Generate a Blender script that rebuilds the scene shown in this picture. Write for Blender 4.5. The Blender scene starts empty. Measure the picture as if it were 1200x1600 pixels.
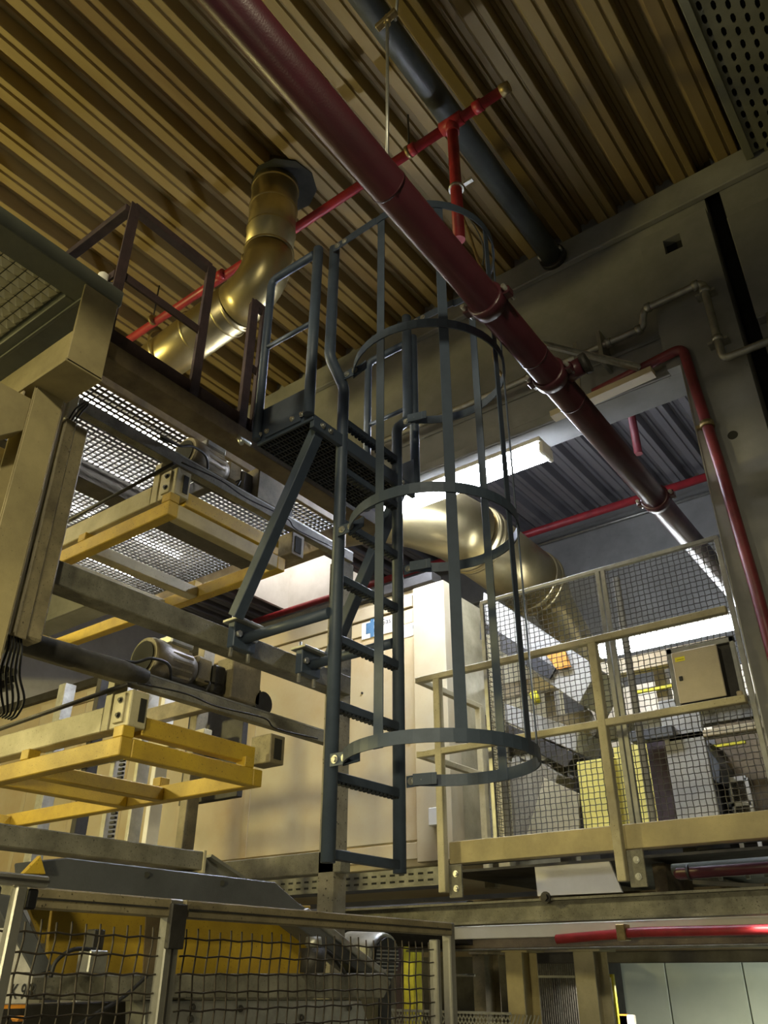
import bpy, math, random
from mathutils import Vector, Matrix
random.seed(7)
# ---------------------------------------------------------------- camera, world, lights, exposure
SC = bpy.context.scene
COL = SC.collection
F_PX, PITCH, ROLL, YAW = 1270.17, math.radians(29.7188), math.radians(.15317), math.radians(37.3909)
EYE = Vector((0, 0, 1.6))
_F = Vector((-math.sin(YAW)*math.cos(PITCH), math.cos(YAW)*math.cos(PITCH), math.sin(PITCH)))
_R0 = Vector((math.cos(YAW), math.sin(YAW), 0)); _U0 = _R0.cross(_F)
_R = _R0*math.cos(ROLL)+_U0*math.sin(ROLL); _U = -_R0*math.sin(ROLL)+_U0*math.cos(ROLL)
cam = bpy.data.cameras.new('camera'); cam.sensor_fit = 'HORIZONTAL'; cam.sensor_width = 36
cam.lens = F_PX/1200*36; cam.clip_start = .02; cam.clip_end = 100
camo = bpy.data.objects.new('camera', cam); COL.objects.link(camo); SC.camera = camo
camo.matrix_world = Matrix(((_R.x, _U.x, -_F.x, EYE.x), (_R.y, _U.y, -_F.y, EYE.y), (_R.z, _U.z, -_F.z, EYE.z), (0, 0, 0, 1)))
w = bpy.data.worlds.new('world'); SC.world = w; w.use_nodes = True
w.node_tree.nodes['Background'].inputs[0].default_value = (.55, .62, .75, 1)
w.node_tree.nodes['Background'].inputs[1].default_value = .07
SC.view_settings.view_transform = 'Standard'; SC.view_settings.look = 'None'
SC.view_settings.gamma = 1; SC.view_settings.use_curve_mapping = False
SC.view_settings.exposure = 0.0

def lamp(name, kind, loc, power, color, size=.3, size_y=None, rot=None, aim=None):
    d = bpy.data.lights.new(name, kind); d.energy = power; d.color = color
    if kind == 'AREA':
        d.size = size
        if size_y: d.shape = 'RECTANGLE'; d.size_y = size_y
    elif kind in ('POINT', 'SPOT'): d.shadow_soft_size = size
    o = bpy.data.objects.new(name, d); COL.objects.link(o); o.location = (loc[0], loc[1], loc[2]+1.6)
    if aim: o.rotation_euler = Vector((aim[0]-loc[0], aim[1]-loc[1], aim[2]-loc[2])).to_track_quat('-Z', 'Y').to_euler()
    return o
WARM = (1, .85, .33)
lamp('unseen_hall_light', 'POINT', (-7.2, -.9, 2.4), 610, WARM, .25)
def spot(loc, aim, power, color, deg=100, soft=.15):
    o = lamp('unseen_hall_light', 'SPOT', loc, power, color, soft, aim=aim); o.data.spot_size = math.radians(deg); o.data.spot_blend = .6; return o
spot((.6, -1.6, 3.0), (-3.2, 2.6, .6), 330, (1, .90, .60), 80)  # unseen spot added to light the machine fronts, clear of the ceiling
spot((-4.2, -2.4, 3.4), (-3.6, 3.2, .2), 280, (1, .89, .56), 80)  # unseen spot added to light the machinery, aimed downward
spot((-.9, -2.0, .2), (-2.6, 2.4, -.5), 330, (1, .88, .50), 62)  # low fill spot added for the lower-left machinery
lamp('unseen_hall_light', 'POINT', (-1.2, -2.4, -.3), 28, (1, .88, .5), .3)  # weak low fill, added to lift the undersides

# ---------------------------------------------------------------- helpers
def hit(px, py, ax, v):
    "point on the plane x|y|z = v met by the camera ray through image pixel px, py (z is measured from eye height)"
    d = _F+_R*((px-600)/F_PX)-_U*((py-800)/F_PX)
    i = 'xyz'.index(ax)
    return d*(v/d[i])

def M(name, base, dark=None, amt=.5, scale=5, rough=.55, metal=0, spots=0, spotcol=(.02, .015, .01), bump=.15, fine=150, emit=None, stretch=None):
    m = bpy.data.materials.new(name); m.use_nodes = True
    nt = m.node_tree; N = nt.nodes; L = nt.links; b = N['Principled BSDF']
    b.inputs['Metallic'].default_value = metal
    tc = N.new('ShaderNodeTexCoord'); oi = N.new('ShaderNodeObjectInfo')
    mp = N.new('ShaderNodeVectorMath'); mp.operation = 'MULTIPLY_ADD'
    L.new(oi.outputs['Random'], mp.inputs[0]); mp.inputs[1].default_value = (7, 5, 3); L.new(tc.outputs['Object'], mp.inputs[2])
    src = mp.outputs[0]
    if stretch:
        s = N.new('ShaderNodeVectorMath'); s.operation = 'MULTIPLY'; L.new(src, s.inputs[0]); s.inputs[1].default_value = stretch; src = s.outputs[0]
    n = N.new('ShaderNodeTexNoise'); n.inputs['Scale'].default_value = scale; n.inputs['Detail'].default_value = 6; n.inputs['Roughness'].default_value = .65
    L.new(src, n.inputs['Vector'])
    r = N.new('ShaderNodeValToRGB'); L.new(n.outputs['Fac'], r.inputs[0])
    r.color_ramp.elements[0].position = .32; r.color_ramp.elements[1].position = .32+.5*amt+.05
    dark = dark or tuple(c*.55 for c in base)
    r.color_ramp.elements[0].color = (*dark, 1); r.color_ramp.elements[1].color = (*base, 1)
    out = r.outputs[0]
    if spots:
        v = N.new('ShaderNodeTexNoise'); v.inputs['Scale'].default_value = fine; v.inputs['Detail'].default_value = 2; L.new(src, v.inputs['Vector'])
        vr = N.new('ShaderNodeValToRGB'); L.new(v.outputs['Fac'], vr.inputs[0])
        vr.color_ramp.elements[0].position = 1-spots-.02; vr.color_ramp.elements[1].position = 1-spots+.06
        mx = N.new('ShaderNodeMix'); mx.data_type = 'RGBA'
        L.new(vr.outputs[0], mx.inputs['Factor']); L.new(out, mx.inputs['A']); mx.inputs['B'].default_value = (*spotcol, 1)
        out = mx.outputs['Result']
    L.new(out, b.inputs['Base Color'])
    rr = N.new('ShaderNodeMapRange'); L.new(n.outputs['Fac'], rr.inputs[0]); rr.inputs[3].default_value = min(1, rough+.15); rr.inputs[4].default_value = max(.05, rough-.12)
    L.new(rr.outputs[0], b.inputs['Roughness'])
    if bump:
        bn = N.new('ShaderNodeTexNoise'); bn.inputs['Scale'].default_value = fine; bn.inputs['Detail'].default_value = 3; L.new(src, bn.inputs['Vector'])
        bp = N.new('ShaderNodeBump'); bp.inputs['Strength'].default_value = bump; bp.inputs['Distance'].default_value = .004
        L.new(bn.outputs['Fac'], bp.inputs['Height']); L.new(bp.outputs[0], b.inputs['Normal'])
    if emit:
        b.inputs['Emission Color'].default_value = (*emit[0], 1); b.inputs['Emission Strength'].default_value = emit[1]
    return m

m_anth = M('anthracite_paint', (.058, .080, .122), (.044, .062, .095), .4, 8, .48, .1, bump=.05)
m_serr = M('anthracite_dark', (.026, .033, .045), None, .4, 8, .6)
m_bolt = M('zinc_bolt', (.62, .62, .58), None, .3, 30, .35, .9)
m_tan = M('tan_paint', (.50, .42, .21), (.30, .25, .13), .6, 3, .5, spots=.26, bump=.1)
m_tand = M('tan_grimy_paint', (.34, .29, .17), (.12, .10, .06), .8, 6, .55, spots=.33, bump=.15)
m_cream = M('cream_paint', (.55, .51, .36), (.45, .34, .19), .75, 1.1, .5, spots=.24, bump=.05)
m_creamp = M('cream_beam_paint', (.55, .50, .33), (.35, .31, .19), .7, 5, .55, spots=.3, bump=.1)
m_greyb = M('grey_dusty_beam', (.27, .26, .20), (.08, .075, .055), .8, 7, .6, spots=.34, bump=.25)
m_brownb = M('brown_dusty_beam', (.22, .17, .09), (.09, .065, .04), .7, 6, .65, spots=.3)
m_rust = M('rusty_primer', (.060, .034, .034), (.03, .018, .018), .7, 12, .7, bump=.25)
m_yel = M('yellow_paint', (.62, .42, .03), (.38, .25, .03), .7, 4, .5, spots=.32, spotcol=(.05, .035, .01))
m_yelb = M('bright_yellow_paint', (.75, .68, .04), None, .3, 5, .5)
m_orange = M('orange_paint', (.75, .30, .03), None, .3, 6, .6)
m_redd = M('dull_red_paint', (.20, .032, .040), (.12, .022, .026), .6, 9, .4, spots=.30, bump=.15)
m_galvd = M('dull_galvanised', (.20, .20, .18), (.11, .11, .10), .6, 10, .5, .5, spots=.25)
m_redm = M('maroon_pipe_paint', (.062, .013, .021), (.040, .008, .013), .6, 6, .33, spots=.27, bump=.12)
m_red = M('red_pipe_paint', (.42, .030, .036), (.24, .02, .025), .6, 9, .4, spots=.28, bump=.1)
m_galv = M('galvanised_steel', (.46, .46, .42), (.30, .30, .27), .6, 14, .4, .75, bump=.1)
m_grating = M('grating_steel', (.09, .09, .09), (.04, .04, .04), .6, 20, .5, .4)
m_duct = M('spiral_duct_steel', (.60, .51, .28), (.46, .39, .20), .7, 3, .33, .95, bump=.05)  # galvanised duct; gold of the reflected yellow light is put into the base
m_black = M('black_rubber', (.012, .012, .013), None, .4, 10, .55)
m_dark = M('dark_machine_steel', (.045, .042, .038), (.02, .018, .015), .6, 9, .55, .2, bump=.2)
m_dpipe = M('dark_pipe_paint', (.075, .085, .080), (.04, .045, .042), .6, 5, .42)
m_conc = M('grimy_concrete', (.33, .33, .31), (.17, .17, .16), .9, 1.3, .85, spots=.24, bump=.2, fine=40)
m_concp = M('speckled_concrete', (.30, .28, .21), (.20, .18, .13), .6, 9, .85, spots=.33, spotcol=(.03, .025, .02), bump=.4, fine=70)
m_deck = M('ceiling_sheet_metal', (.33, .255, .10), (.20, .135, .05), .8, 2.2, .55, .15, spots=.24, bump=.05, stretch=(1, .15, 1))  # galvanised sheet; the warm lamps' yellow is put into the base colour
m_deck2 = M('second_bay_sheet_metal', (.36, .35, .36), (.20, .19, .20), .8, 2.2, .5, .3, spots=.24, bump=.05, stretch=(1, .15, 1))
m_white = M('white_sheet', (.80, .78, .72), (.66, .64, .58), .5, 2, .6, bump=.05)
m_pgrey = M('blue_grey_steel', (.16, .17, .18), (.09, .095, .10), .8, 3, .45, .3, spots=.25)
m_alu = M('aluminium_profile', (.55, .54, .48), (.38, .37, .33), .5, 12, .35, .85, bump=.05)
m_wire = M('mesh_wire', (.055, .045, .032), (.03, .024, .018), .6, 30, .6, .4)
m_wireg = M('galvanised_wire', (.15, .145, .13), (.06, .055, .05), .6, 30, .6, .5)
m_cab = M('cabinet_enamel', (.50, .44, .33), (.38, .33, .25), .6, 4, .45, spots=.24)
m_brass = M('brass_clamp', (.42, .33, .16), None, .5, 20, .4, .8)
m_hole = M('dark_recess', (.02, .02, .015), None, .3, 5, .9)
m_green = M('pale_green_panel', (.48, .52, .42), (.40, .44, .35), .5, 1.2, .5, bump=.03)
m_perf = M('perforated_cladding_paint', (.22, .22, .15), (.14, .14, .09), .6, 3, .6)
m_floor = M('factory_floor', (.20, .19, .17), (.10, .095, .085), .8, 2, .6)
m_cable = M('grey_cable', (.10, .10, .11), None, .3, 6, .5)
m_print = M('blue_print', (.06, .16, .30), None, .3, 6, .6, bump=0)
m_ink = M('dark_ink', (.05, .05, .05), None, .3, 6, .6, bump=0)
m_lens = M('prismatic_lens', (.72, .70, .50), (.6, .58, .4), .4, 9, .25, bump=0)
m_tube = M('lit_diffuser', (1, 1, 1), (1, 1, 1), .4, 3, .5, bump=0, emit=((.78, .84, 1.0), 95))
m_tube2 = M('lit_diffuser_far', (1, 1, 1), (1, 1, 1), .4, 3, .5, bump=0, emit=((.90, .95, 1.0), 50))
m_pale = M('pale_grey_sheet', (.42, .42, .38), (.30, .29, .26), .6, 3, .6, spots=.26, bump=.05)
m_sky = M('skylight_dome', (1, .97, .92), (1, .97, .92), .4, 3, .6, bump=0, emit=((1, .93, .88), 4))
m_bulk = M('bulkhead_glass', (.85, .82, .72), None, .3, 5, .4, bump=0)

class G:
    "collects polygons of one mesh; z measured from eye height"
    def __init__(s): s.v = []; s.f = []; s.sm = []
    def poly(s, vs, fs, smooth=False):
        k = len(s.v); s.v += [Vector(p) for p in vs]; s.f += [tuple(i+k for i in f) for f in fs]; s.sm += [smooth]*len(fs); return s
    def box(s, x0, x1, y0, y1, z0, z1):
        x0, x1 = min(x0, x1), max(x0, x1); y0, y1 = min(y0, y1), max(y0, y1); z0, z1 = min(z0, z1), max(z0, z1)
        return s.poly([(x0, y0, z0), (x1, y0, z0), (x1, y1, z0), (x0, y1, z0), (x0, y0, z1), (x1, y0, z1), (x1, y1, z1), (x0, y1, z1)],
                      [(0, 3, 2, 1), (4, 5, 6, 7), (0, 1, 5, 4), (1, 2, 6, 5), (2, 3, 7, 6), (3, 0, 4, 7)])
    def ext(s, prof, a, b, up=(0, 0, 1)):
        "profile (side, up) swept from a to b"
        a = Vector(a); b = Vector(b); d = (b-a).normalized(); up = Vector(up)
        if abs(d.dot(up)) > .98: up = Vector((0, 1, 0))
        sd = d.cross(up).normalized(); u = sd.cross(d).normalized(); n = len(prof)
        vs = [a+sd*p+u*q for p, q in prof]+[b+sd*p+u*q for p, q in prof]
        fs = [(i, (i+1) % n, n+(i+1) % n, n+i) for i in range(n)]+[tuple(range(n-1, -1, -1)), tuple(range(n, 2*n))]
        return s.poly(vs, fs)
    def bar(s, a, b, w_, h, up=(0, 0, 1)):
        return s.ext([(-w_/2, -h/2), (w_/2, -h/2), (w_/2, h/2), (-w_/2, h/2)], a, b, up)
    def chan(s, a, b, w_, h, t=.012, flip=1, up=(0, 0, 1)):
        w_ *= flip
        p = [(0, -h/2), (w_, -h/2), (w_, -h/2+t), (flip*t, -h/2+t), (flip*t, h/2-t), (w_, h/2-t), (w_, h/2), (0, h/2)]
        return s.ext(p if flip > 0 else p[::-1], a, b, up)
    def ibeam(s, a, b, w_, h, t=.012, up=(0, 0, 1)):
        p = [(-w_/2, -h/2), (w_/2, -h/2), (w_/2, -h/2+t), (t/2, -h/2+t), (t/2, h/2-t), (w_/2, h/2-t), (w_/2, h/2), (-w_/2, h/2), (-w_/2, h/2-t), (-t/2, h/2-t), (-t/2, -h/2+t), (-w_/2, -h/2+t)]
        return s.ext(p, a, b, up)
    def tube(s, pts, r, n=12, cap=True, closed=False):
        pts = [Vector(p) for p in pts]; m = len(pts); vs = []
        rs = r if isinstance(r, (list, tuple)) else [r]*m
        prev = None
        for i, p in enumerate(pts):
            if closed: d = (pts[(i+1) % m]-pts[i-1])
            else: d = (pts[min(i+1, m-1)]-pts[max(i-1, 0)])
            d.normalize()
            if prev is None: sd = d.orthogonal().normalized()
            else: sd = (prev-d*prev.dot(d)).normalized()
            prev = sd; u = d.cross(sd)
            k = 1
            if 0 < i < m-1 and not closed:
                c = (pts[i]-pts[i-1]).normalized().dot((pts[i+1]-pts[i]).normalized()); k = 1/max(.5, math.sqrt((1+c)/2)) if m < 4 else 1
            vs += [p+(sd*math.cos(2*math.pi*j/n)+u*math.sin(2*math.pi*j/n))*rs[i] for j in range(n)]
        fs = [(i*n+j, i*n+(j+1) % n, ((i+1) % m)*n+(j+1) % n, ((i+1) % m)*n+j) for i in range(m if closed else m-1) for j in range(n)]
        s.poly(vs, fs, True)
        if cap and not closed:
            k = len(s.v)-len(vs)
            s.f += [tuple(k+j for j in range(n-1, -1, -1)), tuple(k+(m-1)*n+j for j in range(n))]; s.sm += [False, False]
        return s
    def wire(s, pts, r, n=8):
        P_ = [Vector(p) for p in pts]; P_ = [P_[0]*2-P_[1]]+P_+[P_[-1]*2-P_[-2]]; out = []
        for i in range(1, len(P_)-2):
            a, b, c, d = P_[i-1:i+3]
            for k in range(6):
                t = k/6; out.append(.5*(2*b+(c-a)*t+(2*a-5*b+4*c-d)*t*t+(3*b-a-3*c+d)*t**3))
        return s.tube(out+[P_[-2]], r, n)
    def band(s, pts, h, t, up=(0, 0, 1)):
        "flat strip standing on edge along a path in a plane normal to up"
        up = Vector(up); pts = [Vector(p) for p in pts]; m = len(pts); vs = []
        for i, p in enumerate(pts):
            d = (pts[min(i+1, m-1)]-pts[max(i-1, 0)]).normalized(); sd = d.cross(up).normalized()*t/2
            vs += [p-sd-up*h/2, p+sd-up*h/2, p+sd+up*h/2, p-sd+up*h/2]
        fs = [(4*i+j, 4*i+(j+1) % 4, 4*i+4+(j+1) % 4, 4*i+4+j) for i in range(m-1) for j in range(4)]+[(3, 2, 1, 0), tuple(4*(m-1)+j for j in range(4))]
        return s.poly(vs, fs)
    def prism(s, pts, off):
        "polygon pushed along off"
        pts = [Vector(p) for p in pts]; off = Vector(off); n = len(pts)
        return s.poly(pts+[p+off for p in pts], [tuple(range(n-1, -1, -1)), tuple(range(n, 2*n))]+[(i, (i+1) % n, n+(i+1) % n, n+i) for i in range(n)])

W = {}
def base(x, y, z): return Vector((x, y, z+1.6))
def mk(name, g, mat, parent=None, bev=0):
    lo = Vector((min(p.x for p in g.v), min(p.y for p in g.v), min(p.z for p in g.v)))
    hi = Vector((max(p.x for p in g.v), max(p.y for p in g.v), max(p.z for p in g.v)))
    c = (lo+hi)/2
    me = bpy.data.meshes.new(name); me.from_pydata([p-c for p in g.v], [], g.f); me.materials.append(mat)
    me.polygons.foreach_set('use_smooth', g.sm)
    import bmesh
    bm = bmesh.new(); bm.from_mesh(me); bmesh.ops.recalc_face_normals(bm, faces=bm.faces); bm.to_mesh(me); bm.free()
    o = bpy.data.objects.new(name, me); COL.objects.link(o)
    wl = c+Vector((0, 0, 1.6)); W[o.name] = wl
    o.location = wl
    if parent is not None: o.parent = parent; o.location = wl-W[parent.name]
    if bev:
        b = o.modifiers.new('bevel', 'BEVEL'); b.width = bev; b.segments = 1; b.limit_method = 'ANGLE'
    return o
def tag(o, label, cat, group=None, kind=None):
    if label: o['label'] = label
    if cat: o['category'] = cat
    if group: o['group'] = group
    if kind: o['kind'] = kind
    return o
def thing(name, label, cat, loc, group=None):
    o = bpy.data.objects.new(name, None); o.empty_display_size = .1; COL.objects.link(o)
    o.location = base(*loc); W[o.name] = base(*loc)
    return tag(o, label, cat, group)
def one(name, g, mat, label, cat, group=None, bev=0): return tag(mk(name, g, mat, None, bev), label, cat, group)
def struct(name, g, mat): o = mk(name, g, mat); o['kind'] = 'structure'; return o
def stamp(src, wpos, parent):
    "another copy of a one-mesh part, sharing its mesh"
    c = src.copy(); COL.objects.link(c); wl = base(*wpos); W[c.name] = wl
    c.parent = parent; c.location = wl-W[parent.name] if parent else wl
    return c
def move_tree(src, delta, label):
    "copy of a thing with its parts and sub-parts, shifted by delta"
    r = src.copy(); COL.objects.link(r); r.location = src.location+Vector(delta); r['label'] = label; W[r.name] = W[src.name]+Vector(delta)
    for ch in list(src.children):
        c = ch.copy(); COL.objects.link(c); c.parent = r
        for g_ in list(ch.children):
            d = g_.copy(); COL.objects.link(d); d.parent = c
    return r
def arc(cx, cy, z, r, a0, a1, n):
    return [(cx+r*math.cos(math.radians(a0+(a1-a0)*i/n)), cy+r*math.sin(math.radians(a0+(a1-a0)*i/n)), z) for i in range(n+1)]
def bend(p0, c, p1, r, n=6):
    "points of a filleted corner"
    p0, c, p1 = Vector(p0), Vector(c), Vector(p1)
    a = c+(p0-c).normalized()*r; b = c+(p1-c).normalized()*r
    return [a.lerp(c, t).lerp(c.lerp(b, t), t) for t in [i/n for i in range(n+1)]]
def boltg(p, n, r=.011, l=.012):
    p = Vector(p); n = Vector(n).normalized()
    g = G().tube([p, p+n*l*.35], r*1.5, 12); g.tube([p+n*l*.35, p+n*l], r, 6); return g

# ---------------------------------------------------------------- setting
CZ = 5.27
struct('floor', G().box(-11.5, 3, -3, 9.6, -1.7, -1.6), m_floor)
g = G()
for b_ in ((-11.5, 3, -3, 7.3), (-11.5, -8.9, 7.3, 9.6), (-7.15, 3, 7.3, 9.6), (-8.9, -7.15, 9.01, 9.6)): g.box(*b_, CZ+.16, CZ+.24)
cl = struct('ceiling', g, m_deck)
P = .3155
def ribg(y0, y1):
    pr = [(-.158, .118), (-.146, .118), (-.136, .14), (-.114, .14), (-.107, .005), (-.103, 0), (-.060, 0), (-.052, .018), (-.042, .018), (-.034, 0), (.040, 0), (.044, .005), (.094, .14), (.136, .14), (.146, .118), (.158, .118), (.158, .121), (.147, .121), (.137, .143), (.091, .143), (.041, .008), (.038, .004), (-.032, .004), (-.040, .022), (-.054, .022), (-.062, .004), (-.101, .004), (-.105, .008), (-.112, .143), (-.137, .143), (-.147, .121), (-.158, .121)]
    return G().ext([(-p, q) for p, q in pr], (0, y0, CZ), (0, y1, CZ))
for (y0, y1, xa) in ((-3, 4.72, -11.2), (4.98, 9.1, -11.2)):
    md = m_deck if y0 < 0 else m_deck2
    first = None; short = None; n = int(12.2/P)
    for i in range(n):
        x = -.375-.02+P*3-P*i
        if first is None:
            first = mk('deck_rib', ribg(y0, y1), md, cl); c0 = W[first.name]
            first.location = Vector((x, c0.y, c0.z))-W[cl.name]
        elif y0 > 0 and -9.0 < x < -7.05:
            s_ = mk('deck_rib', ribg(y0, 7.3), md, cl) if short is None else stamp(short, (x, W[short.name].y, c0.z-1.6), cl)
            if short is None: s_.location = Vector((x, W[s_.name].y, c0.z))-W[cl.name]; short = s_
        else: stamp(first, (x, c0.y, c0.z-1.6), cl)
YW = 4.7
wp = struct('wall_back', G().box(-11.5, -1.0, YW, YW+.28, 3.6, CZ+.16), m_conc)
mk('wall_pillar', G().box(-1.0, -.60, YW, YW+.28, -1.6, CZ+.16), m_conc, wp)
mk('wall_recess', G().box(-.60, -.49, YW+.14, YW+.28, -1.6, CZ+.16), m_hole, wp)  # near-black colour puts the groove's shade into the surface
mk('wall_pillar', G().box(-.49, 3, YW, YW+.28, -1.6, CZ+.16), m_conc, wp)
mk('lintel_ledge', G().box(-11.5, -1.1, YW-.03, YW, 3.6, 3.67), m_conc, wp, .006)
mk('lintel_ledge', G().box(-11.5, -1.1, YW-.015, YW, 3.94, 3.97), m_conc, wp, .004)
mk('wall_top_band', G().box(-11.5, 3, YW-.06, YW, 5.02, CZ), m_conc, wp, .01)
# pier with a square recess
g = G()
for b_ in ((-1.0, -.60, YW-.08, YW, -1.6, 3.60), (-1.10, -.60, YW-.08, YW, 3.60, 4.60), (-1.10, -.60, YW-.08, YW, 4.74, 4.86), (-1.10, -.935, YW-.08, YW, 4.60, 4.74), (-.81, -.60, YW-.08, YW, 4.60, 4.74)): g.box(*b_)
mk('pier', g, m_conc, wp)
mk('recess_back', G().box(-.935, -.81, YW-.01, YW+.0, 4.60, 4.74), m_hole, wp)
mk('pier', G().box(-.485, -.2, YW-.08, YW, 3.72, 4.68), m_conc, wp, .008)
mk('drill_hole', G().tube([(-.80, YW-.083, 2.93), (-.80, YW-.079, 2.93)], .03, 20), m_hole, wp)
mk('corner_angle', G().box(-1.008, -1.0, YW-.085, YW+.01, -1.6, 3.60), m_galv, wp)
struct('wall_far', G().box(-11.5, 3, 9.15, 9.3, -1.6, CZ+.16), m_conc)
mk('wall_far_band', G().box(-11.5, 3, 9.05, 9.15, 4.5, CZ-.02), m_conc, bpy.data.objects['wall_far'], .01)
struct('wall_left', G().box(-11.5, -11.35, -3, 9.3, -1.6, CZ+.16), m_white)
struct('wall_right', G().box(2.9, 3, -3, 9.3, -1.6, CZ+.16), m_conc)
# perforated acoustic cladding on the right, running towards the back wall
pc = tag(bpy.data.objects.new('perforated_soffit', None), 'olive perforated metal soffit in the top right corner, beside the dark ceiling ribs', 'soffit')
COL.objects.link(pc); pc.location = base(.8, 3, 5.12); W[pc.name] = base(.8, 3, 5.12)
g = G(); PX, PY = .072, .10
for i in range(20):
    for j in range(32):
        x = -.20+i*PX; y = 1.4+(j+(i % 2)*.5)*PY
        o_ = [(x, y), (x+PX/2, y), (x+PX, y), (x+PX, y+PY/2), (x+PX, y+PY), (x+PX/2, y+PY), (x, y+PY), (x, y+PY/2)]
        cx_, cy_ = x+PX/2, y+PY/2
        h_ = [(cx_-.011, cy_-.028), (cx_, cy_-.036), (cx_+.011, cy_-.028), (cx_+.015, cy_), (cx_+.011, cy_+.028), (cx_, cy_+.036), (cx_-.011, cy_+.028), (cx_-.015, cy_)]
        k = [(a, b, 5.12) for a, b in o_]+[(a, b, 5.12) for a, b in h_]+[(a, b, 5.13) for a, b in h_]
        g.poly(k, [(q, (q+1) % 8, 8+(q+1) % 8, 8+q) for q in range(8)]+[(8+q, 8+(q+1) % 8, 16+(q+1) % 8, 16+q) for q in range(8)])
tag(mk('perforated_sheet', g, m_perf, pc), None, None, None, 'stuff')
mk('backing_board', G().box(-.20, 1.4, .9, 4.62, 5.17, CZ), m_hole, pc)
mk('edge_trim', G().box(-.255, -.20, .9, 4.62, 5.10, CZ), m_perf, pc, .003)

# ---------------------------------------------------------------- main fire pipe and sprinkler lines
def pipe_x(y): return -1.235+(y-.87)*(-.115/5.2)
a, b_ = (pipe_x(-.6), -.6, 2.62), (pipe_x(8.9), 8.9, 2.62)
mp_ = thing('fire_main_pipe', 'thick maroon fire main pipe crossing the picture diagonally under the ceiling', 'pipe', (pipe_x(2), 2, 2.54))
mk('pipe', G().tube([a, b_], .074, 32), m_redm, mp_)
def coupling(y, parent, cx=None, z=2.62, r=.074, mat=m_redm):
    x = pipe_x(y) if cx is None else cx
    c = mk('coupling', G().tube([(x, y-.035, z), (x, y-.03, z), (x, y+.03, z), (x, y+.035, z)], [r*1.08, r*1.22, r*1.22, r*1.08], 24), mat, parent)
    for s_ in (-1, 1):
        mk('coupling_lug', G().box(x+s_*r*1.15, x+s_*r*1.62, y-.024, y+.024, z-.02, z+.02), mat, c, .005)
        mk('bolt', G().tube([(x+s_*r*1.42, y-.05, z), (x+s_*r*1.42, y+.05, z)], .011, 8), m_bolt, c)
for y in (2.42, 3.05, 4.55): coupling(y, mp_)
for y in (1.66, 2.86, 3.3):
    mk('weld_seam', G().tube([(pipe_x(y), y-.005, 2.62), (pipe_x(y), y+.005, 2.62)], .0765, 28), m_redm, mp_)
# valve on the pipe
v_ = mk('side_outlet', G().tube([(pipe_x(3.12)+.05, 3.12, 2.64), (pipe_x(3.12)+.15, 3.12, 2.66)], [.05, .045], 16), m_redm, mp_)
mk('outlet_cap', G().tube([(pipe_x(3.12)+.15, 3.12, 2.66), (pipe_x(3.12)+.18, 3.12, 2.665)], .055, 8), m_dark, mp_)
SZ, SY = 4.87, 2.95
sp = thing('sprinkler_branch_pipe', 'thin bright red sprinkler pipe running across under the ceiling sheets', 'pipe', (-2, SY, SZ-.03))
mk('pipe', G().tube([(-7.2, SY+.05, SZ), (-1.32, SY, SZ)], .034, 16), m_red, sp)
mk('tee', G().tube([(-1.78, SY, SZ), (-1.62, SY, SZ)], .047, 16), m_red, sp)
mk('tee_neck', G().tube([(-1.70, SY, SZ), (-1.70, SY, SZ-.1)], .045, 16), m_red, sp)
mk('end_cap', G().tube([(-1.33, SY, SZ), (-1.27, SY, SZ)], [.044, .036], 12), m_brass, sp)
mk('drop_pipe', G().tube([(-1.70, SY, SZ), (-1.70, SY, 3.78)], .036, 16), m_red, sp)
mk('drop_ring', G().tube([(-1.70, SY, 4.22), (-1.70, SY, 4.24)], .048, 16), m_bolt, sp)
mk('drop_ring_lug', G().box(-1.64, -1.58, SY-.012, SY+.012, 4.22, 4.24), m_bolt, sp)
for x in (-2.02, -1.5, -3.9):
    mk('union', G().tube([(x-.03, SY, SZ), (x+.03, SY, SZ)], .042, 16), m_red, sp)
for x in (-2.05, -3.62, -4.75):
    mk('clamp', G().tube([(x-.012, SY, SZ), (x+.012, SY, SZ)], .046, 12), m_brass, sp)
    mk('hanger_rod', G().tube([(x, SY, SZ+.04), (x, SY, CZ)], .007, 8), m_dark, sp)
# long hanger rod with swivel
hr = thing('hanger_rod', 'thin threaded steel hanger rod dropping from the ceiling to the maroon main pipe', 'rod', tuple(hit(592, 240, 'y', 2.15)))
q0 = hit(592, 240, 'y', 1.66); q1 = Vector((q0.x, q0.y, CZ-1.6))
q0 = Vector((pipe_x(1.64)+.01, 1.64, 2.69)); 
mk('rod', G().tube([q0, (q0.x, q0.y, hit(595, 40, 'y', q0.y).z)], .007, 8), m_galv, hr)
zt = hit(595, 40, 'y', q0.y).z
mk('swivel', G().bar((q0.x-.06, q0.y, zt), (q0.x+.05, q0.y, zt+.02), .03, .03), m_brass, hr, .004)
mk('rod_nut', G().tube([(q0.x, q0.y, zt-.03), (q0.x, q0.y, zt+.03)], .016, 6), m_brass, hr)
mk('top_rod', G().tube([(q0.x+.03, q0.y+.02, zt), (q0.x+.06, q0.y+.12, CZ)], .007, 8), m_galv, hr)
mk('pipe_eye', G().tube([(q0.x, q0.y-.01, 2.69), (q0.x, q0.y+.01, 2.69)], .02, 10), m_bolt, hr)
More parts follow.
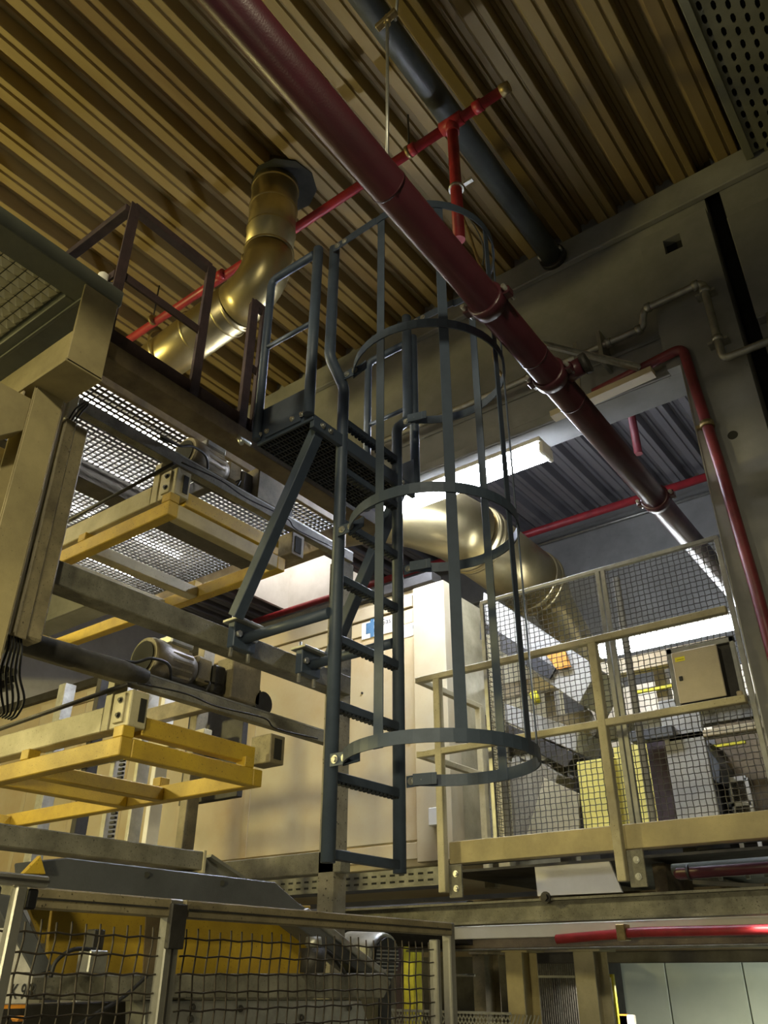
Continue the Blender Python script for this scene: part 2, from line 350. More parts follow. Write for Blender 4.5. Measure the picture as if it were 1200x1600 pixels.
# dark pipe close to the ceiling
dp = thing('dark_ceiling_pipe', 'matt dark grey pipe running lengthwise close under the ceiling to the back wall', 'pipe', (-1.75, 3, 4.98))
mk('pipe', G().tube([(-1.70, -.5, 5.08), (-1.775, 4.58, 5.08)], .085, 28), m_dpipe, dp)
mk('flange', G().tube([(-1.775, 4.55, 5.08), (-1.776, 4.60, 5.08)], .11, 24), m_dark, dp)
for s_ in (-1, 1): mk('bolt', G().tube([(-1.775+s_*.09, 4.50, 5.08), (-1.775+s_*.09, 4.56, 5.08)], .012, 8), m_bolt, dp)
# steel conduit pipe on the wall
sw = thing('wall_steam_pipe', 'bare steel pipe clamped along the concrete lintel with elbows around the pier', 'pipe', (-1.6, 4.58, 3.4))
yy = YW-.12
mk('pipe', G().tube([(-6.5, yy, 3.99), (-1.3, yy, 4.0)]+bend((-1.3, yy, 4.0), (-1.18, yy, 4.0), (-1.18, yy-.04, 4.12), .05)[1:]+bend((-1.18, yy-.03, 4.0), (-1.15, yy-.04, 4.12), (-1.0, yy-.04, 4.12), .04)+bend((-1.0, yy-.04, 4.12), (-.73, yy-.04, 4.13), (-.73, yy-.04, 3.5), .05)+bend((-.73, yy-.04, 3.6), (-.73, yy-.04, 3.45), (-.5, yy-.04, 3.45), .05)+[(0.3, yy-.04, 3.46)], .026, 14), m_galv, sw)
for (x, z) in ((-1.22, 4.0), (-1.45, 4.0), (-1.12, 4.12), (-.78, 4.13), (-2.1, 4.0)):
    mk('collar', G().tube([(x-.02, yy-(.04 if x > -1.2 else 0), z), (x+.02, yy-(.04 if x > -1.2 else 0), z)], .035, 12), m_galv, sw)
for (x, z) in ((-.73, 4.05), (-.73, 3.62)):
    mk('collar', G().tube([(x, yy-.04, z-.02), (x, yy-.04, z+.02)], .036, 12), m_galv, sw)
    mk('clamp_arm', G().box(x-.07, x+.06, yy-.03, YW-.08, z-.01, z+.01), m_galv, sw)
mk('pipe_support', G().box(-1.52, -1.49, YW-.16, YW, 3.82, 4.12), m_galv, sw, .003)
mk('standoff', G().tube([(-.42, yy-.04, 3.50), (-.40, yy-.04, 3.66)], .02, 10), m_galv, sw)
# red pipe down the pier
rw = thing('wall_riser_pipe', 'chipped red riser pipe elbowing over the opening and down the concrete pier', 'pipe', (-.9, 4.55, -1))
pz = [(-1.62, yy, 3.62), (-1.3, yy, 3.66)]+bend((-1.3, yy, 3.66), (-.96, yy, 3.70), (-.95, yy, 3.2), .07)+[(-.905, yy, 2.7), (-.875, yy, 1.9), (-.86, yy, 1.0), (-.86, yy, -1.2)]
mk('pipe', G().tube(pz, .034, 16), m_redd, rw)
mk('collar', G().tube([(-.925, yy, 3.02), (-.923, yy, 3.06)], .045, 12), m_brass, rw)
mk('collar_lug', G().box(-.99, -.95, yy-.015, yy+.015, 3.03, 3.05), m_brass, rw)
# steel brackets under the pipe at the lintel
br = thing('strut_bracket', 'grey slotted steel channel bracket fixed across the lintel by the red pipe bend', 'bracket', (-1.6, 4.5, 3.6))
mk('channel', G().chan(hit(850, 540, 'y', 4.45), hit(1000, 577, 'y', 4.55), .04, .04, .005), m_galv, br)
mk('channel', G().bar((-1.95, 4.58, 3.56), (-1.18, 4.58, 3.60), .09, .05), m_cream, br, .003)
mk('drop_arm', G().bar(hit(898, 535, 'y', 4.55), hit(905, 612, 'y', 4.55), .03, .012), m_galv, br)
# cable hanging near the main pipe
one('flexible_cable', G().wire([hit(722, 335, 'y', 3.3), hit(735, 370, 'y', 3.32), hit(748, 410, 'y', 3.33), hit(768, 455, 'y', 3.35), hit(772, 560, 'y', 3.4), hit(786, 590, 'y', 3.4), hit(778, 605, 'y', 3.4)], .010, 8), m_brass, 'thin brassy flexible cable hanging behind the maroon main pipe', 'cable')
one('cable_loop', G().wire([hit(680, 316, 'y', 3.6), hit(715, 322, 'y', 3.6), hit(745, 360, 'y', 3.6), hit(756, 395, 'y', 3.6), hit(748, 440, 'y', 3.6)], .006, 8), m_cable, 'thin dark cable looping down beside the red sprinkler drop', 'cable')

# ---------------------------------------------------------------- caged ladder
LX = -2.12
ld = thing('caged_ladder', 'dark anthracite steel ladder with a round safety cage, hanging at the centre', 'ladder', (LX, 2.66, .38))
YL, YR = 2.44, 2.885
mk('stile', G().tube([(LX, YL, .36), (LX, YL, 2.50)]+bend((LX, YL, 2.5), (LX, YL, 2.56), (LX, 2.33, 2.68), .03, 4)+bend((LX, YL, 2.56), (LX, 2.325, 2.68), (LX, 2.325, 3.4), .03, 4)+[(LX, 2.325, 3.44)], .028, 16), m_anth, ld)
mk('stile', G().tube([(LX, YR, .36), (LX, YR, 2.50)]+bend((LX, YR, 2.5), (LX, YR, 2.56), (LX, 2.985, 2.68), .03, 4)+bend((LX, YR, 2.56), (LX, 2.99, 2.68), (LX, 2.99, 3.4), .03, 4)+[(LX, 2.99, 3.44)], .028, 16), m_anth, ld)
for k in range(8):
    z = .385+.28*k
    r_ = mk('rung', G().box(LX-.018, LX+.018, YL+.02, YR-.02, z-.012, z+.022), m_anth, ld, .002)
    if k:
        g = G()
        for i in range(15): g.box(LX-.017, LX+.015, YL+.030+i*.027, YL+.044+i*.027, z-.021, z-.012)
        mk('rung_teeth', g, m_serr, r_)
CX, CY, CR = -1.755, 2.66, .375
def hoop(z, y0, y1, wide=False):
    dl = math.degrees(math.asin(.3/ CR))
    yo = .30
    pts = [(LX+.02, y0-.028, z), (LX+.15, y0-.028-(.0 if not wide else 0), z)]
    a0, a1 = 228, 492
    pts += [(LX+.17, y0-.035, z)]
    pts += arc(CX, CY, z, CR, -142, 142, 40)
    pts += [(LX+.17, y1+.035, z), (LX+.15, y1+.028, z), (LX+.02, y1+.028, z)]
    h = mk('cage_hoop', G().band(pts, .048, .006), m_anth, ld)
    for (yb, s_) in ((y0-.031, -1), (y1+.031, 1)):
        for xb in (LX+.045, LX+.095): mk('bolt', boltg((xb, yb, z), (0, s_, 0)), m_bolt, h)
        if s_ > 0:
            for xb in (LX+.045, LX+.095): mk('bolt', boltg((xb, y1+.025, z), (0, -1, 0)), m_bolt, h)
    return h
hoop(.72, YL, YR); hoop(1.72, YL, YR); hoop(2.60, YL, YR)
# top hoop is squarer and follows the flared stiles
pts = [(LX+.02, 2.297, 3.40), (LX+.15, 2.29, 3.40), (-1.81, 2.285, 3.40)]+arc(CX, CY, 3.40, CR, -98, 98, 30)+[(-1.81, 3.02, 3.40), (LX+.15, 3.02, 3.40), (LX+.02, 3.018, 3.40)]
h = mk('cage_hoop', G().band(pts, .048, .006), m_anth, ld)
for yb, s_ in ((2.293, -1), (3.018, -1)):
    for xb in (LX+.05, LX+.10): mk('bolt', boltg((xb, yb, 3.40), (0, s_, 0)), m_bolt, h)
for a_ in (-93, -45, 3, 22, 80):
    r_ = CR-.006
    x, y = CX+r_*math.cos(math.radians(a_)), CY+r_*math.sin(math.radians(a_))
    t = Vector((-math.sin(math.radians(a_)), math.cos(math.radians(a_)), 0))
    mk('cage_strap', G().bar((x, y, .695), (x, y, 3.42), .005, .045, t), m_anth, ld, .001)
# horizontal stand-off tubes to the machine beam
for y in (YL-.02, YR-.01):
    t = mk('standoff_tube', G().tube([(LX-.02, y, 1.345), (LX-.535, y, 1.345)], .024, 14), m_anth, ld)
    mk('clamp_plate', G().box(LX-.575, LX-.53, y-.07, y+.07, 1.29, 1.41), m_anth, t, .004)
    mk('clamp_bar', G().box(LX-.60, LX-.50, y-.085, y+.085, 1.41, 1.425), m_galv, t, .003)
    for s_ in (-1, 1):
        mk('bolt', G().tube([(LX-.56, y+s_*.055, 1.25), (LX-.56, y+s_*.055, 1.455)], .009, 8), m_bolt, t)
        mk('nut', G().tube([(LX-.528, y+s_*.05, 1.35), (LX-.51, y+s_*.05, 1.35)], .016, 6), m_bolt, t)

# ---------------------------------------------------------------- landing platform behind the ladder
lp = thing('landing_platform', 'anthracite landing platform with handrails behind the top of the caged ladder', 'platform', (-2.3, 2.6, 2.2))
DZ = 2.26
for (y, n_) in ((2.19, -1), (3.04, 1)):
    mk('side_plate', G().box(-2.46, -2.10, y-.006+.022*-n_, y+.006+.022*-n_, DZ-.04, DZ+.165), m_anth, lp, .002)
    ft = mk('fixing_plate', G().box(-2.40, -2.17, y-.016+.022*-n_, y-.006+.022*-n_, DZ-.025, DZ+.035), m_anth, lp, .001)
    for xb in (-2.43, -2.385, -2.22, -2.16): mk('bolt', boltg((xb, y-.016+.022*-n_, DZ+.005), (0, -1, 0), .009), m_bolt, lp)
    rail = mk('guard_rail', G().tube([(-2.448, y, DZ-.02), (-2.448, y, DZ+.9)]+bend((-2.448, y, DZ+.9), (-2.448, y, DZ+1.03), (-2.3, y, DZ+1.03), .05)+[(-2.14, y, DZ+1.03)], .022, 14), m_anth, lp)
    mk('post', G().tube([(-2.112, y, DZ-.02), (-2.112, y, DZ+1.055)], .026, 14), m_anth, lp)
    mk('knee_rail', G().tube([(-2.44, y, DZ+.55), (-2.12, y, DZ+.55)], .013, 10), m_anth, lp)
mk('front_plate', G().box(-2.125, -2.10, 2.215, 3.02, DZ-.075, DZ-.005), m_anth, lp, .002)
for yb in (2.275, 2.33, 2.90, 2.95): mk('bolt', boltg((-2.10, yb, DZ-.04), (1, 0, 0), .010), m_bolt, lp)
g = G()
for i in range(24): g.box(-2.47, -2.125, 2.225+i*.0345, 2.2315+i*.0345, DZ-.03, DZ)
for i in range(18): g.box(-2.47+i*.0195, -2.465+i*.0195, 2.22, 3.02, DZ-.03, DZ-.005)
tag(mk('grating', g, m_serr, lp), None, None, None, 'stuff')
for (y) in (2.285, 2.94):
    mk('brace', G().bar((-2.14, y, DZ-.05), (-2.60, y+.02, 1.40), .058, .05, (1, 0, 0)), m_anth, lp, .003)
mk('hook_bolt', G().tube([(-2.47, 2.12, DZ-.07), (-2.50, 2.12, DZ-.02), (-2.50, 2.2, DZ-.02)], .012, 8), m_bolt, lp)

# ---------------------------------------------------------------- brown walkway with rusty rails
wk = thing('upper_walkway', 'brown steel walkway with a see-through grating floor over the lifting carriages', 'walkway', (-3.5, 2.3, 2.1))
mk('edge_beam', G().chan((-2.5, 1.35, 2.272), (-2.5, 3.3, 2.272), .12, .085, .010, -1), m_brownb, wk, .003)
mk('toe_board', G().box(-2.575, -2.565, 1.35, 3.3, 2.315, 2.445), m_rust, wk, .002)
mk('floor_strip', G().box(-2.66, -2.58, 1.35, 3.3, 2.30, 2.315), m_rust, wk)
mk('long_beam', G().box(-3.30, -3.27, 1.36, 3.9, 2.74, 2.812), m_brownb, wk, .004)
mk('long_beam', G().box(-4.22, -4.06, .9, 3.9, 2.66, 2.79), m_dark, wk, .004)
mk('cross_beam', G().box(-5.6, -3.36, 3.85, 3.95, 2.66, 2.80), m_brownb, wk, .004)
mk('cross_beam', G().box(-5.6, -3.36, 2.82, 2.88, 2.70, 2.79), m_dark, wk, .004)
PG = .040
for (x0, x1, y0, y1) in ((-4.13, -3.30, .9, 2.83), (-5.6, -4.15, .9, 2.83), (-4.13, -3.30, 2.86, 3.85), (-5.6, -4.15, 2.86, 3.85)):
    g = G()
    i = 0
    while x0+i*PG < x1: g.box(x0+i*PG, x0+i*PG+.009, y0, y1, 2.800, 2.812); i += 1
    i = 0
    while y0+i*PG < y1: g.box(x0, x1, y0+i*PG, y0+i*PG+.009, 2.801, 2.811); i += 1
    tag(mk('grating_panel', g, m_grating, wk), None, None, None, 'stuff')
def rail_frame(name, label, y0, y1, corner):
    t = thing(name, label, 'railing', (-2.55, (y0+y1)/2, 2.32), 'rusty guard rails on the walkway edge')
    X = -2.55
    for y in (y0, y1):
        p_ = mk('post', G().bar((X, y, 2.32), (X, y, 3.17), .05, .006, (0, 1, 0)), m_rust, t, .001)
        mk('post_leg', G().bar((X+.022, y, 2.30), (X+.022, y, 3.17), .05, .006, (1, 0, 0)), m_rust, p_)
    mk('top_rail', G().bar((X, y0, 3.165), (X, y1, 3.165), .045, .04), m_rust, t, .002)
    mk('knee_rail', G().bar((X, y0, 2.74), (X, y1, 2.74), .012, .045), m_rust, t, .001)
    if corner:
        mk('return_rail', G().bar((X-.02, y0-.005, 3.165), (X-1.1, y0-.005, 3.165), .045, .04), m_rust, t, .002)
        mk('return_knee_rail', G().bar((X-.02, y0-.005, 2.74), (X-1.1, y0-.005, 2.74), .012, .045), m_rust, t, .001)
    return t
rail_frame('rusty_guardrail', 'rusty brown angle-iron guardrail with a corner, left of the round duct', 1.37, 1.85, True)
rail_frame('rusty_guardrail', 'rusty brown guardrail post pair just left of the anthracite landing platform', 2.16, 2.245, False)
bl = thing('bulkhead_lamp', 'small white oval bulkhead lamp fixed behind the rusty guardrail corner post', 'lamp', tuple(hit(160, 445, 'x', -2.62)))
c = hit(160, 438, 'x', -2.62)
mk('glass', G().tube([c+Vector((0, 0, -.045)), c+Vector((0, 0, -.035)), c+Vector((0, 0, .03)), c+Vector((0, 0, .045))], [.012, .024, .024, .010], 14), m_bulk, bl)
mk('arm', G().bar(c+Vector((0, .02, 0)), c+Vector((.03, .09, .02)), .012, .012), m_galv, bl)
# unseen white sheet and tubes, added so the grating holes look bright
cb = thing('added_lightbox', 'added unseen white sheet with tubes, showing as bright dots through the walkway grating', 'lightbox', (-4.3, 2.2, 3.0))
mk('casing', G().box(-5.9, -3.40, .9, 4.0, 3.04, 3.09), m_white, cb, .005)
tb_ = M('added_tube_glow', (1, 1, 1), (1, 1, 1), .4, 3, .5, bump=0, emit=((1, .97, .92), 55))
for x in (-3.8, -4.4, -5.0, -5.6):
    b2 = mk('added_batten', G().box(x-.05, x+.05, 1.0, 3.8, 3.02, 3.04), m_white, cb)
    mk('added_tube', G().tube([(x, 1.05, 3.0), (x, 3.75, 3.0)], .016, 10), tb_, b2)

# ---------------------------------------------------------------- round exhaust duct
dx, dy = -3.2, 2.81
ed = thing('exhaust_duct', 'round spiral duct that drops from a dark roof opening and elbows left', 'duct', (dx, dy, 4.0))
R_ = .175; ez = 4.22
elbow = bend((dx, dy, 5), (dx, dy, ez), (dx-2, dy+.1, ez-.05), .30, 6)
mk('riser', G().tube([(dx, dy, CZ+.12), (dx, dy, ez+.30)], R_, 36), m_duct, ed)
mk('elbow', G().tube(elbow, R_, 36), m_duct, ed)
mk('run', G().tube([elbow[-1], (dx-1.9, dy+.1, ez-.05)], R_, 36), m_duct, ed)
for z in (5.2, 4.98, 4.74, 4.53): mk('swage_ring', G().tube([(dx, dy, z-.012), (dx, dy, z), (dx, dy, z+.012)], [R_, R_+.008, R_], 36, False), m_duct, ed)
for x in (-3.52, -3.62, -3.95, -4.3): mk('swage_ring', G().tube([(x-.012, dy+.03, ez-.015), (x, dy+.03, ez-.015), (x+.012, dy+.03, ez-.015)], [R_, R_+.008, R_], 36, False), m_duct, ed)
mk('lock_bolt', boltg((-3.6, dy-.17, ez-.08), (0, -1, 0)), m_bolt, ed)
op = mk('dark_opening_disc', G().tube([(dx+.05, dy+.04, CZ-.015), (dx+.05, dy+.04, CZ-.005)], .25, 10), m_hole, ed)  # flat dark disc painted in for the shaded roof opening

# ---------------------------------------------------------------- machine frame, left
fr = thing('lift_frame', 'dusty grey steel beam frame of the lift, bearing the ladder stand-off tubes', 'machine frame', (-2.8, 2.4, -1.6))
mk('long_beam', G().box(-2.82, -2.72, 1.20, 3.27, 1.30, 1.40), m_greyb, fr, .004)
mk('long_beam', G().box(-2.82, -2.72, .9, 2.37, .365, .435), m_greyb, fr, .004)
mk('cross_beam', G().box(-6.2, -2.72, 3.22, 3.30, .43, .53), m_greyb, fr, .004)
mk('post', G().box(-2.86, -2.76, 3.22, 3.32, -1.6, 2.1), m_concp, fr, .004)
mk('post', G().box(-2.82, -2.74, 2.30, 2.37, -1.6, .36), m_dark, fr, .004)
mk('end_plate', G().box(-2.83, -2.715, 2.365, 2.38, .355, .44), m_creamp, fr, .002)
mk('diagonal_brace', G().ibeam((-2.78, 2.42, .40), (-2.62, 3.05, .10), .09, .07), m_galv, fr)

# lifting carriages: thin beam with gear motor, arm, block and yellow fork frame
def carriage(label, dy, dz, mside, mbar):
    t = thing('lifting_carriage', label, 'carriage', (-3.3, 2.4+dy, .78+dz), 'pair of lifting carriages with yellow fork frames')
    X = -2.90
    def B(x0, x1, y0, y1, z0, z1): return G().box(x0, x1, y0+dy, y1+dy, z0+dz, z1+dz)
    def T(pts, r, n=12): return G().tube([(x, y+dy, z+dz) for x, y, z in pts], r, n)
    def TW(pts, r, n=8): return G().wire([(x, y+dy, z+dz) for x, y, z in pts], r, n)
    def Z(g_):
        for p in g_.v: p.y += dy; p.z += dz
        return g_
    mk('guide_beam', Z(G().chan((X-.02, 1.25, 1.115), (X-.02, 3.45, 1.115), .05, .06, .01, -1)), m_greyb, t, .002)
    mk('guide_flange', B(X-.11, X-.02, 1.9, 3.45, 1.145, 1.153), m_galv, t)
    mk('arm', B(-4.6, X-.19, 2.04, 2.11, .905, 1.015), m_creamp, t, .004)
    mk('arm_upright', B(X-.19, X-.14, 2.04, 2.11, .905, 1.14), m_creamp, t, .003)
    bk = mk('corner_block', B(X-.13, X, 2.04, 2.13, .905, 1.06), m_creamp, t, .004)
    mk('bolt_plate', B(X-.10, X-.035, 2.030, 2.04, .925, 1.05), m_creamp, bk, .002)
    for z in (.955, 1.020): mk('bolt', boltg((X-.062, 2.030+dy, z+dz), (0, -1, 0), .009), m_dark, bk)
    mk('slot', B(X-.002, X+.004, 2.085, 2.115, .93, 1.03), m_hole, bk)
    mk('side_beam', B(X-.08, X-.02, 2.13, 2.80, .885, .965), m_yel, t, .004)
    eb = mk('end_bracket', B(X-.12, X+.02, 2.86, 2.96, .90, 1.04), m_tand, t, .004)
    mk('slot', B(X+.018, X+.023, 2.885, 2.935, .92, 1.02), m_hole, eb)
    ff = mk('fork_frame', B(-4.55, X-.001, 2.02, 2.08, .780, .858), m_yel, t, .004)
    mk('fork_side', B(X-.06, X, 2.08, 2.78, .780, .858), mside, ff, .004)
    mk('fork_far_arm', B(-5.1, X, 2.78, 2.84, .780, .858), m_yel, ff, .004)
    mk('fork_cross_bar', B(-3.62, -3.55, 2.08, 2.78, .780, .845), mbar, ff, .004)
    mk('fork_cross_bar', B(-3.92, -3.85, 2.08, 2.78, .780, .845), mbar, ff, .004)
    mk('fork_cross_bar', B(-5.10, -4.98, 1.9, 2.78, .780, .845), m_yel, ff, .004)
    for (x, y) in ((X-.03, 2.05), (X-.72, 2.05), (X-.03, 2.75), (X-.72, 2.81)):
        mk('spacer', B(x-.035, x+.03, y-.03, y+.03, .858, .905), m_yel, ff, .003)
    mx, mz = -3.05, 1.268
    mo = mk('motor', T([(mx, 2.175, mz), (mx, 2.19, mz), (mx, 2.24, mz), (mx, 2.26, mz), (mx, 2.40, mz), (mx, 2.44, mz)], [.096, .102, .104, .098, .090, .07], 26), m_galvb, t)
    mk('fan_rim', T([(mx, 2.172, mz), (mx, 2.178, mz)], .096, 26), m_tand, mo)
    mk('fan_cover', T([(mx, 2.164, mz), (mx, 2.169, mz)], .078, 24), m_hole, mo)
    mk('terminal_box', B(mx-.06, mx+.06, 2.27, 2.41, mz+.09, mz+.135), m_galv, mo, .008)
    g = G()
    for i in range(12):
        a_ = math.radians(-80+i*20); g.bar((mx+.096*math.cos(a_), 2.27, mz+.096*math.sin(a_)), (mx+.096*math.cos(a_), 2.39, mz+.096*math.sin(a_)), .003, .012)
    mk('cooling_fins', Z(g), m_tand, mo)
    mk('gearbox', B(mx-.06, mx+.06, 2.44, 2.54, mz-.045, mz+.08), m_tand, t, .012)
    mk('gearbox_side', B(mx-.05, mx+.07, 2.54, 2.62, mz-.08, mz+.06), m_dark, t, .01)
    mk('gearbox_base', B(mx-.05, mx+.05, 2.26, 2.60, mz-.105, mz-.06), m_dark, t, .01)
    mk('cover_box', B(mx-.02, mx+.10, 2.63, 2.83, mz-.09, mz+.12), m_tand, t, .006)
    mk('chain_wheel', T([(X-.08, 2.86, 1.20), (X-.05, 2.86, 1.20)], .06, 20), m_dark, t)
    for y in (2.66, 2.73): mk('stud', T([(mx+.05, y, mz-.07), (mx+.05, y, mz-.13)], .008, 8), m_dark, t)
    g = G()
    for i in range(14): g.box(X-.075, X-.055, 2.80+i*.0075, 2.808+i*.0075, 1.30-i*.012, 1.31-i*.012)
    tag(mk('drive_chain', Z(g), m_black, t), None, None, None, 'stuff')
    mk('cable', TW([(mx+.06, 2.30, 1.17), (X-.02, 2.22, 1.22), (X+.01, 2.10, 1.21), (X+.01, 2.02, 1.17), (X+.012, 1.9, 1.155)], .007, 8), m_black, t)
    mk('cable', TW([(X+.01, 2.05, 1.085), (X+.02, 2.3, 1.10), (X+.01, 2.5, 1.09), (X+.02, 2.8, 1.10), (X+.012, 2.9, 1.07), (X+.02, 3.2, 1.08)], .004, 8), m_black, t)
    mk('cable', TW([(X-.02, 2.45, 1.155), (X-.02, 2.47, 1.20), (mx+.06, 2.5, 1.23)], .005, 8), m_black, t)
    mk('cross_rod', T([(X-.02, 2.03, 1.085), (-4.4, 2.03, 1.03)], .010, 10), m_dark, t)
    if dz == 0:
        sl_ = mk('cable_sleeve', T([(X+.02, 1.2, 1.10), (X+.02, 1.45, 1.105), (X+.02, 1.47, 1.105), (X+.02, 1.72, 1.11), (X+.02, 1.74, 1.11), (X+.02, 1.95, 1.115), (X+.02, 2.08, 1.12)], [.045, .047, .041, .045, .040, .042, .030], 14), m_sleeve, t)
        for k in range(9):
            y = 1.42+.035*(k % 3); z = .93+.03*(k//3)
            p_ = mk('plug_connector', T([(X-.1, y, z), (X-.02, y+.03, z+.012)], .013, 10), m_dark if k % 2 else m_galv, t)
    return t
m_sleeve = M('dusty_sleeve', (.085, .08, .07), (.04, .038, .034), .7, 9, .8, bump=.5, fine=40)
m_galvb = M('dusty_motor_grey', (.26, .22, .15), (.10, .085, .06), .7, 9, .45, .3)
c1 = carriage('lower lifting carriage with gear motor and yellow fork frame, in front of the cream oven', 0, 0, m_yel, m_yel)
c2 = carriage('upper lifting carriage beneath the walkway grating, its fork frame side paler tan', .055, 1.155, m_tan, m_creamp)

# portal in front, top left
po = thing('portal_frame', 'tan painted portal column and beam at the left edge with a square end plate', 'column', (-2.45, 1.1, -1.6))
X = -2.4
mk('column', G().ibeam((X-.29, 1.245, -1.6), (X-.29, 1.245, 2.03), .12, .13, .01, (1, 0, 0)), m_tan, po, .002)
mk('column_face', G().box(X-.235, X-.23, 1.18, 1.312, -1.6, 2.03), m_tan, po, .002)
mk('beam', G().chan((-4.2, 1.165, 2.10), (X-.01, 1.165, 2.10), .14, .145, .010, -1), m_tan, po, .003)
mk('end_plate', G().box(X-.012, X, 1.165, 1.32, 2.02, 2.415), m_tan, po, .002)
mk('bottom_plate', G().box(X-.235, X, 1.16, 1.322, 2.015, 2.03), m_tan, po, .002)
mk('gusset', G().box(X-.36, X-.30, 1.17, 1.18, 1.90, 2.02), m_cream, po, .002)
mk('knee_plate', G().prism([(X-.23, 1.18, 1.93), (X-.23, 1.18, 1.80), (X-.23, .9, 1.55), (X-.23, .6, 1.55), (X-.23, .6, 1.95), (X-.23, 1.18, 1.95)], (-.08, 0, 0)), m_tan, po, .003)
mk('rear_column', G().box(X-.50, X-.40, 1.16, 1.26, -1.6, 1.8), m_tan, po, .004)
# grey hanging mast
gm = thing('mast_cover', 'grimy grey square mast cover ending in cables beside the tan portal column', 'column', (-2.68, 1.42, .8))
X = -2.66
pb = hit(57, 1001, 'x', X); yl = hit(100, 668, 'x', X).y; yr = hit(138, 680, 'x', X).y
mk('cover_profile', G().box(X-.09, X, yl, yr, pb.z, 1.97), m_tand, gm, .008)
mk('cover_lip', G().box(X, X+.006, yl, yl+(yr-yl)*.42, pb.z-.01, 1.97), m_tand, gm, .003)
mk('side_rail', G().box(X-.04, X-.01, yl-.030, yl-.006, pb.z, 2.06), m_white, gm, .003)
mk('side_slot', G().box(X-.05, X-.03, yl-.06, yl-.031, pb.z, 2.08), m_black, gm, .003)
mk('top_block', G().box(X-.08, X+.0, yl+.0, yl+.04, 1.98, 2.11), m_white, gm, .006)
for i in range(5):
    o_ = i*.011
    mk('cable', G().wire([(X-.03, yl+o_, pb.z), (X-.02+o_*.3, yl+o_, pb.z-.05), (X-.05, yl+.01+o_*1.6, pb.z-.12), (X-.07, yl+.04+o_*2, pb.z-.19), (X-.1, yl+.08+o_*1.2, pb.z-.24), (X-.14, yl+.09+o_, pb.z-.25)], .0045, 6), m_black, gm)
for i in range(3):
    mk('top_cable', G().wire([(X+.005, yl+.01+i*.012, 1.97), (X+.02, yl+.02+i*.014, 2.02), (X+.015, yl+.05+i*.01, 2.07), (X-.01, yl+.07, 2.10)], .004, 6), m_black, gm)
# light panel
lpn = thing('ceiling_light_panel', 'large unlit light panel with a prismatic lens in a grey-green frame, left edge', 'light panel', (-2.9, .8, 2.42))
g = G(); g.box(-2.53, -2.40, -.6, 1.335, 2.42, 2.50); g.box(-4.2, -2.53, 1.155, 1.335, 2.42, 2.50); g.box(-4.2, -2.53, -.6, 1.155, 2.47, 2.50)
fm = M('grey_green_frame', (.16, .17, .13), (.10, .11, .085), .6, 3, .6, spots=.25)
mk('frame', g, fm, lpn, .004)
mk('frame_lip', G().box(-4.2, -2.42, 1.20, 1.215, 2.41, 2.42), fm, lpn, .002)
first = None; q = .052
for i in range(15):
    for j in range(16):
        cx_, cy_ = -2.558-i*q, 1.128-j*q; h2 = q/2-.002
        if first is None:
            first = mk('lens_prism', G().poly([(cx_-h2, cy_-h2, 2.46), (cx_+h2, cy_-h2, 2.46), (cx_+h2, cy_+h2, 2.46), (cx_-h2, cy_+h2, 2.46), (cx_, cy_, 2.435)], [(0, 1, 2, 3), (1, 0, 4), (2, 1, 4), (3, 2, 4), (0, 3, 4)]), m_lens, lpn)
            cz_ = W[first.name].z-1.6
        else: stamp(first, (cx_, cy_, cz_), lpn)
# vertical mast rails and panels behind the carriages
rk = thing('rear_lift_mast', 'pale vertical rails and toothed belt of the lift mast behind the carriages', 'mast', (-5.2, 3.5, -1.6))
for i, (x, w_, mm) in enumerate(((-6.05, .10, m_galv), (-5.55, .06, m_dark), (-5.2, .05, m_alu), (-4.92, .035, m_alu), (-4.72, .045, m_white), (-4.35, .07, m_tand))):
    mk('rail', G().box(x-w_, x, 3.6, 3.7, -1.6, 2.1), mm, rk, .003)
g = G()
for i in range(70): g.box(-5.12, -5.07, 3.58, 3.6, -.2+i*.03, -.185+i*.03)
tag(mk('toothed_belt', g, m_black, rk), None, None, None, 'stuff')
mk('cross_bar', G().box(-6.2, -4.2, 3.55, 3.62, 1.55, 1.66), m_tand, rk, .004)
mk('cross_bar', G().box(-6.2, -4.2, 3.55, 3.62, 1.35, 1.42), m_creamp, rk, .004)
mk('dark_panel', G().box(-4.62, -4.05, 3.75, 3.80, 1.0, 1.62), m_dark, rk, .004)

# ---------------------------------------------------------------- cream oven
ov = thing('cream_oven', 'big cream sheet-metal oven wall with panel seams behind the ladder', 'oven', (-5, 5.6, -1.6))
YO = 5.3; k_ = YO/5
xr = -3.2*k_-.02
mk('body', G().box(-10.5, -3.40-.15, YO+.01, 7.6, .70, 2.93), m_cream, ov, .006)
for i in range(8):
    x1 = -3.72-i*.93; mk('panel', G().box(x1-.915, x1, YO-.01, YO+.01, .88, 2.60), m_cream, ov, .004)
    if i < 7: mk('seam_strip', G().box(x1-.955, x1-.885, YO-.016, YO-.01, .88, 2.60), m_cream, ov, .002)
    mk('top_panel', G().box(x1-.92, x1, YO-.02, YO+.01, 2.61, 2.74), m_cream, ov, .004)
    mk('top_trim', G().box(x1-.92, x1, YO-.04, YO+.01, 2.75, 2.86), m_cream, ov, .004)
mk('base_panel', G().box(-10.5, -3.55, YO-.012, YO+.01, .75, .865), m_cream, ov, .004)
mk('corner_post', G().box(-3.70, -3.385, YO-.05, YO+.12, .72, 2.90), m_cream, ov, .004)
mk('side_panel', G().box(-3.42, -3.40, YO+.12, 7.4, .72, 2.85), m_creamp, ov, .004)
mk('roof_flange', G().box(-10.5, -3.5, YO-.05, YO+.1, 2.93, 3.02), m_dark, ov, .004)
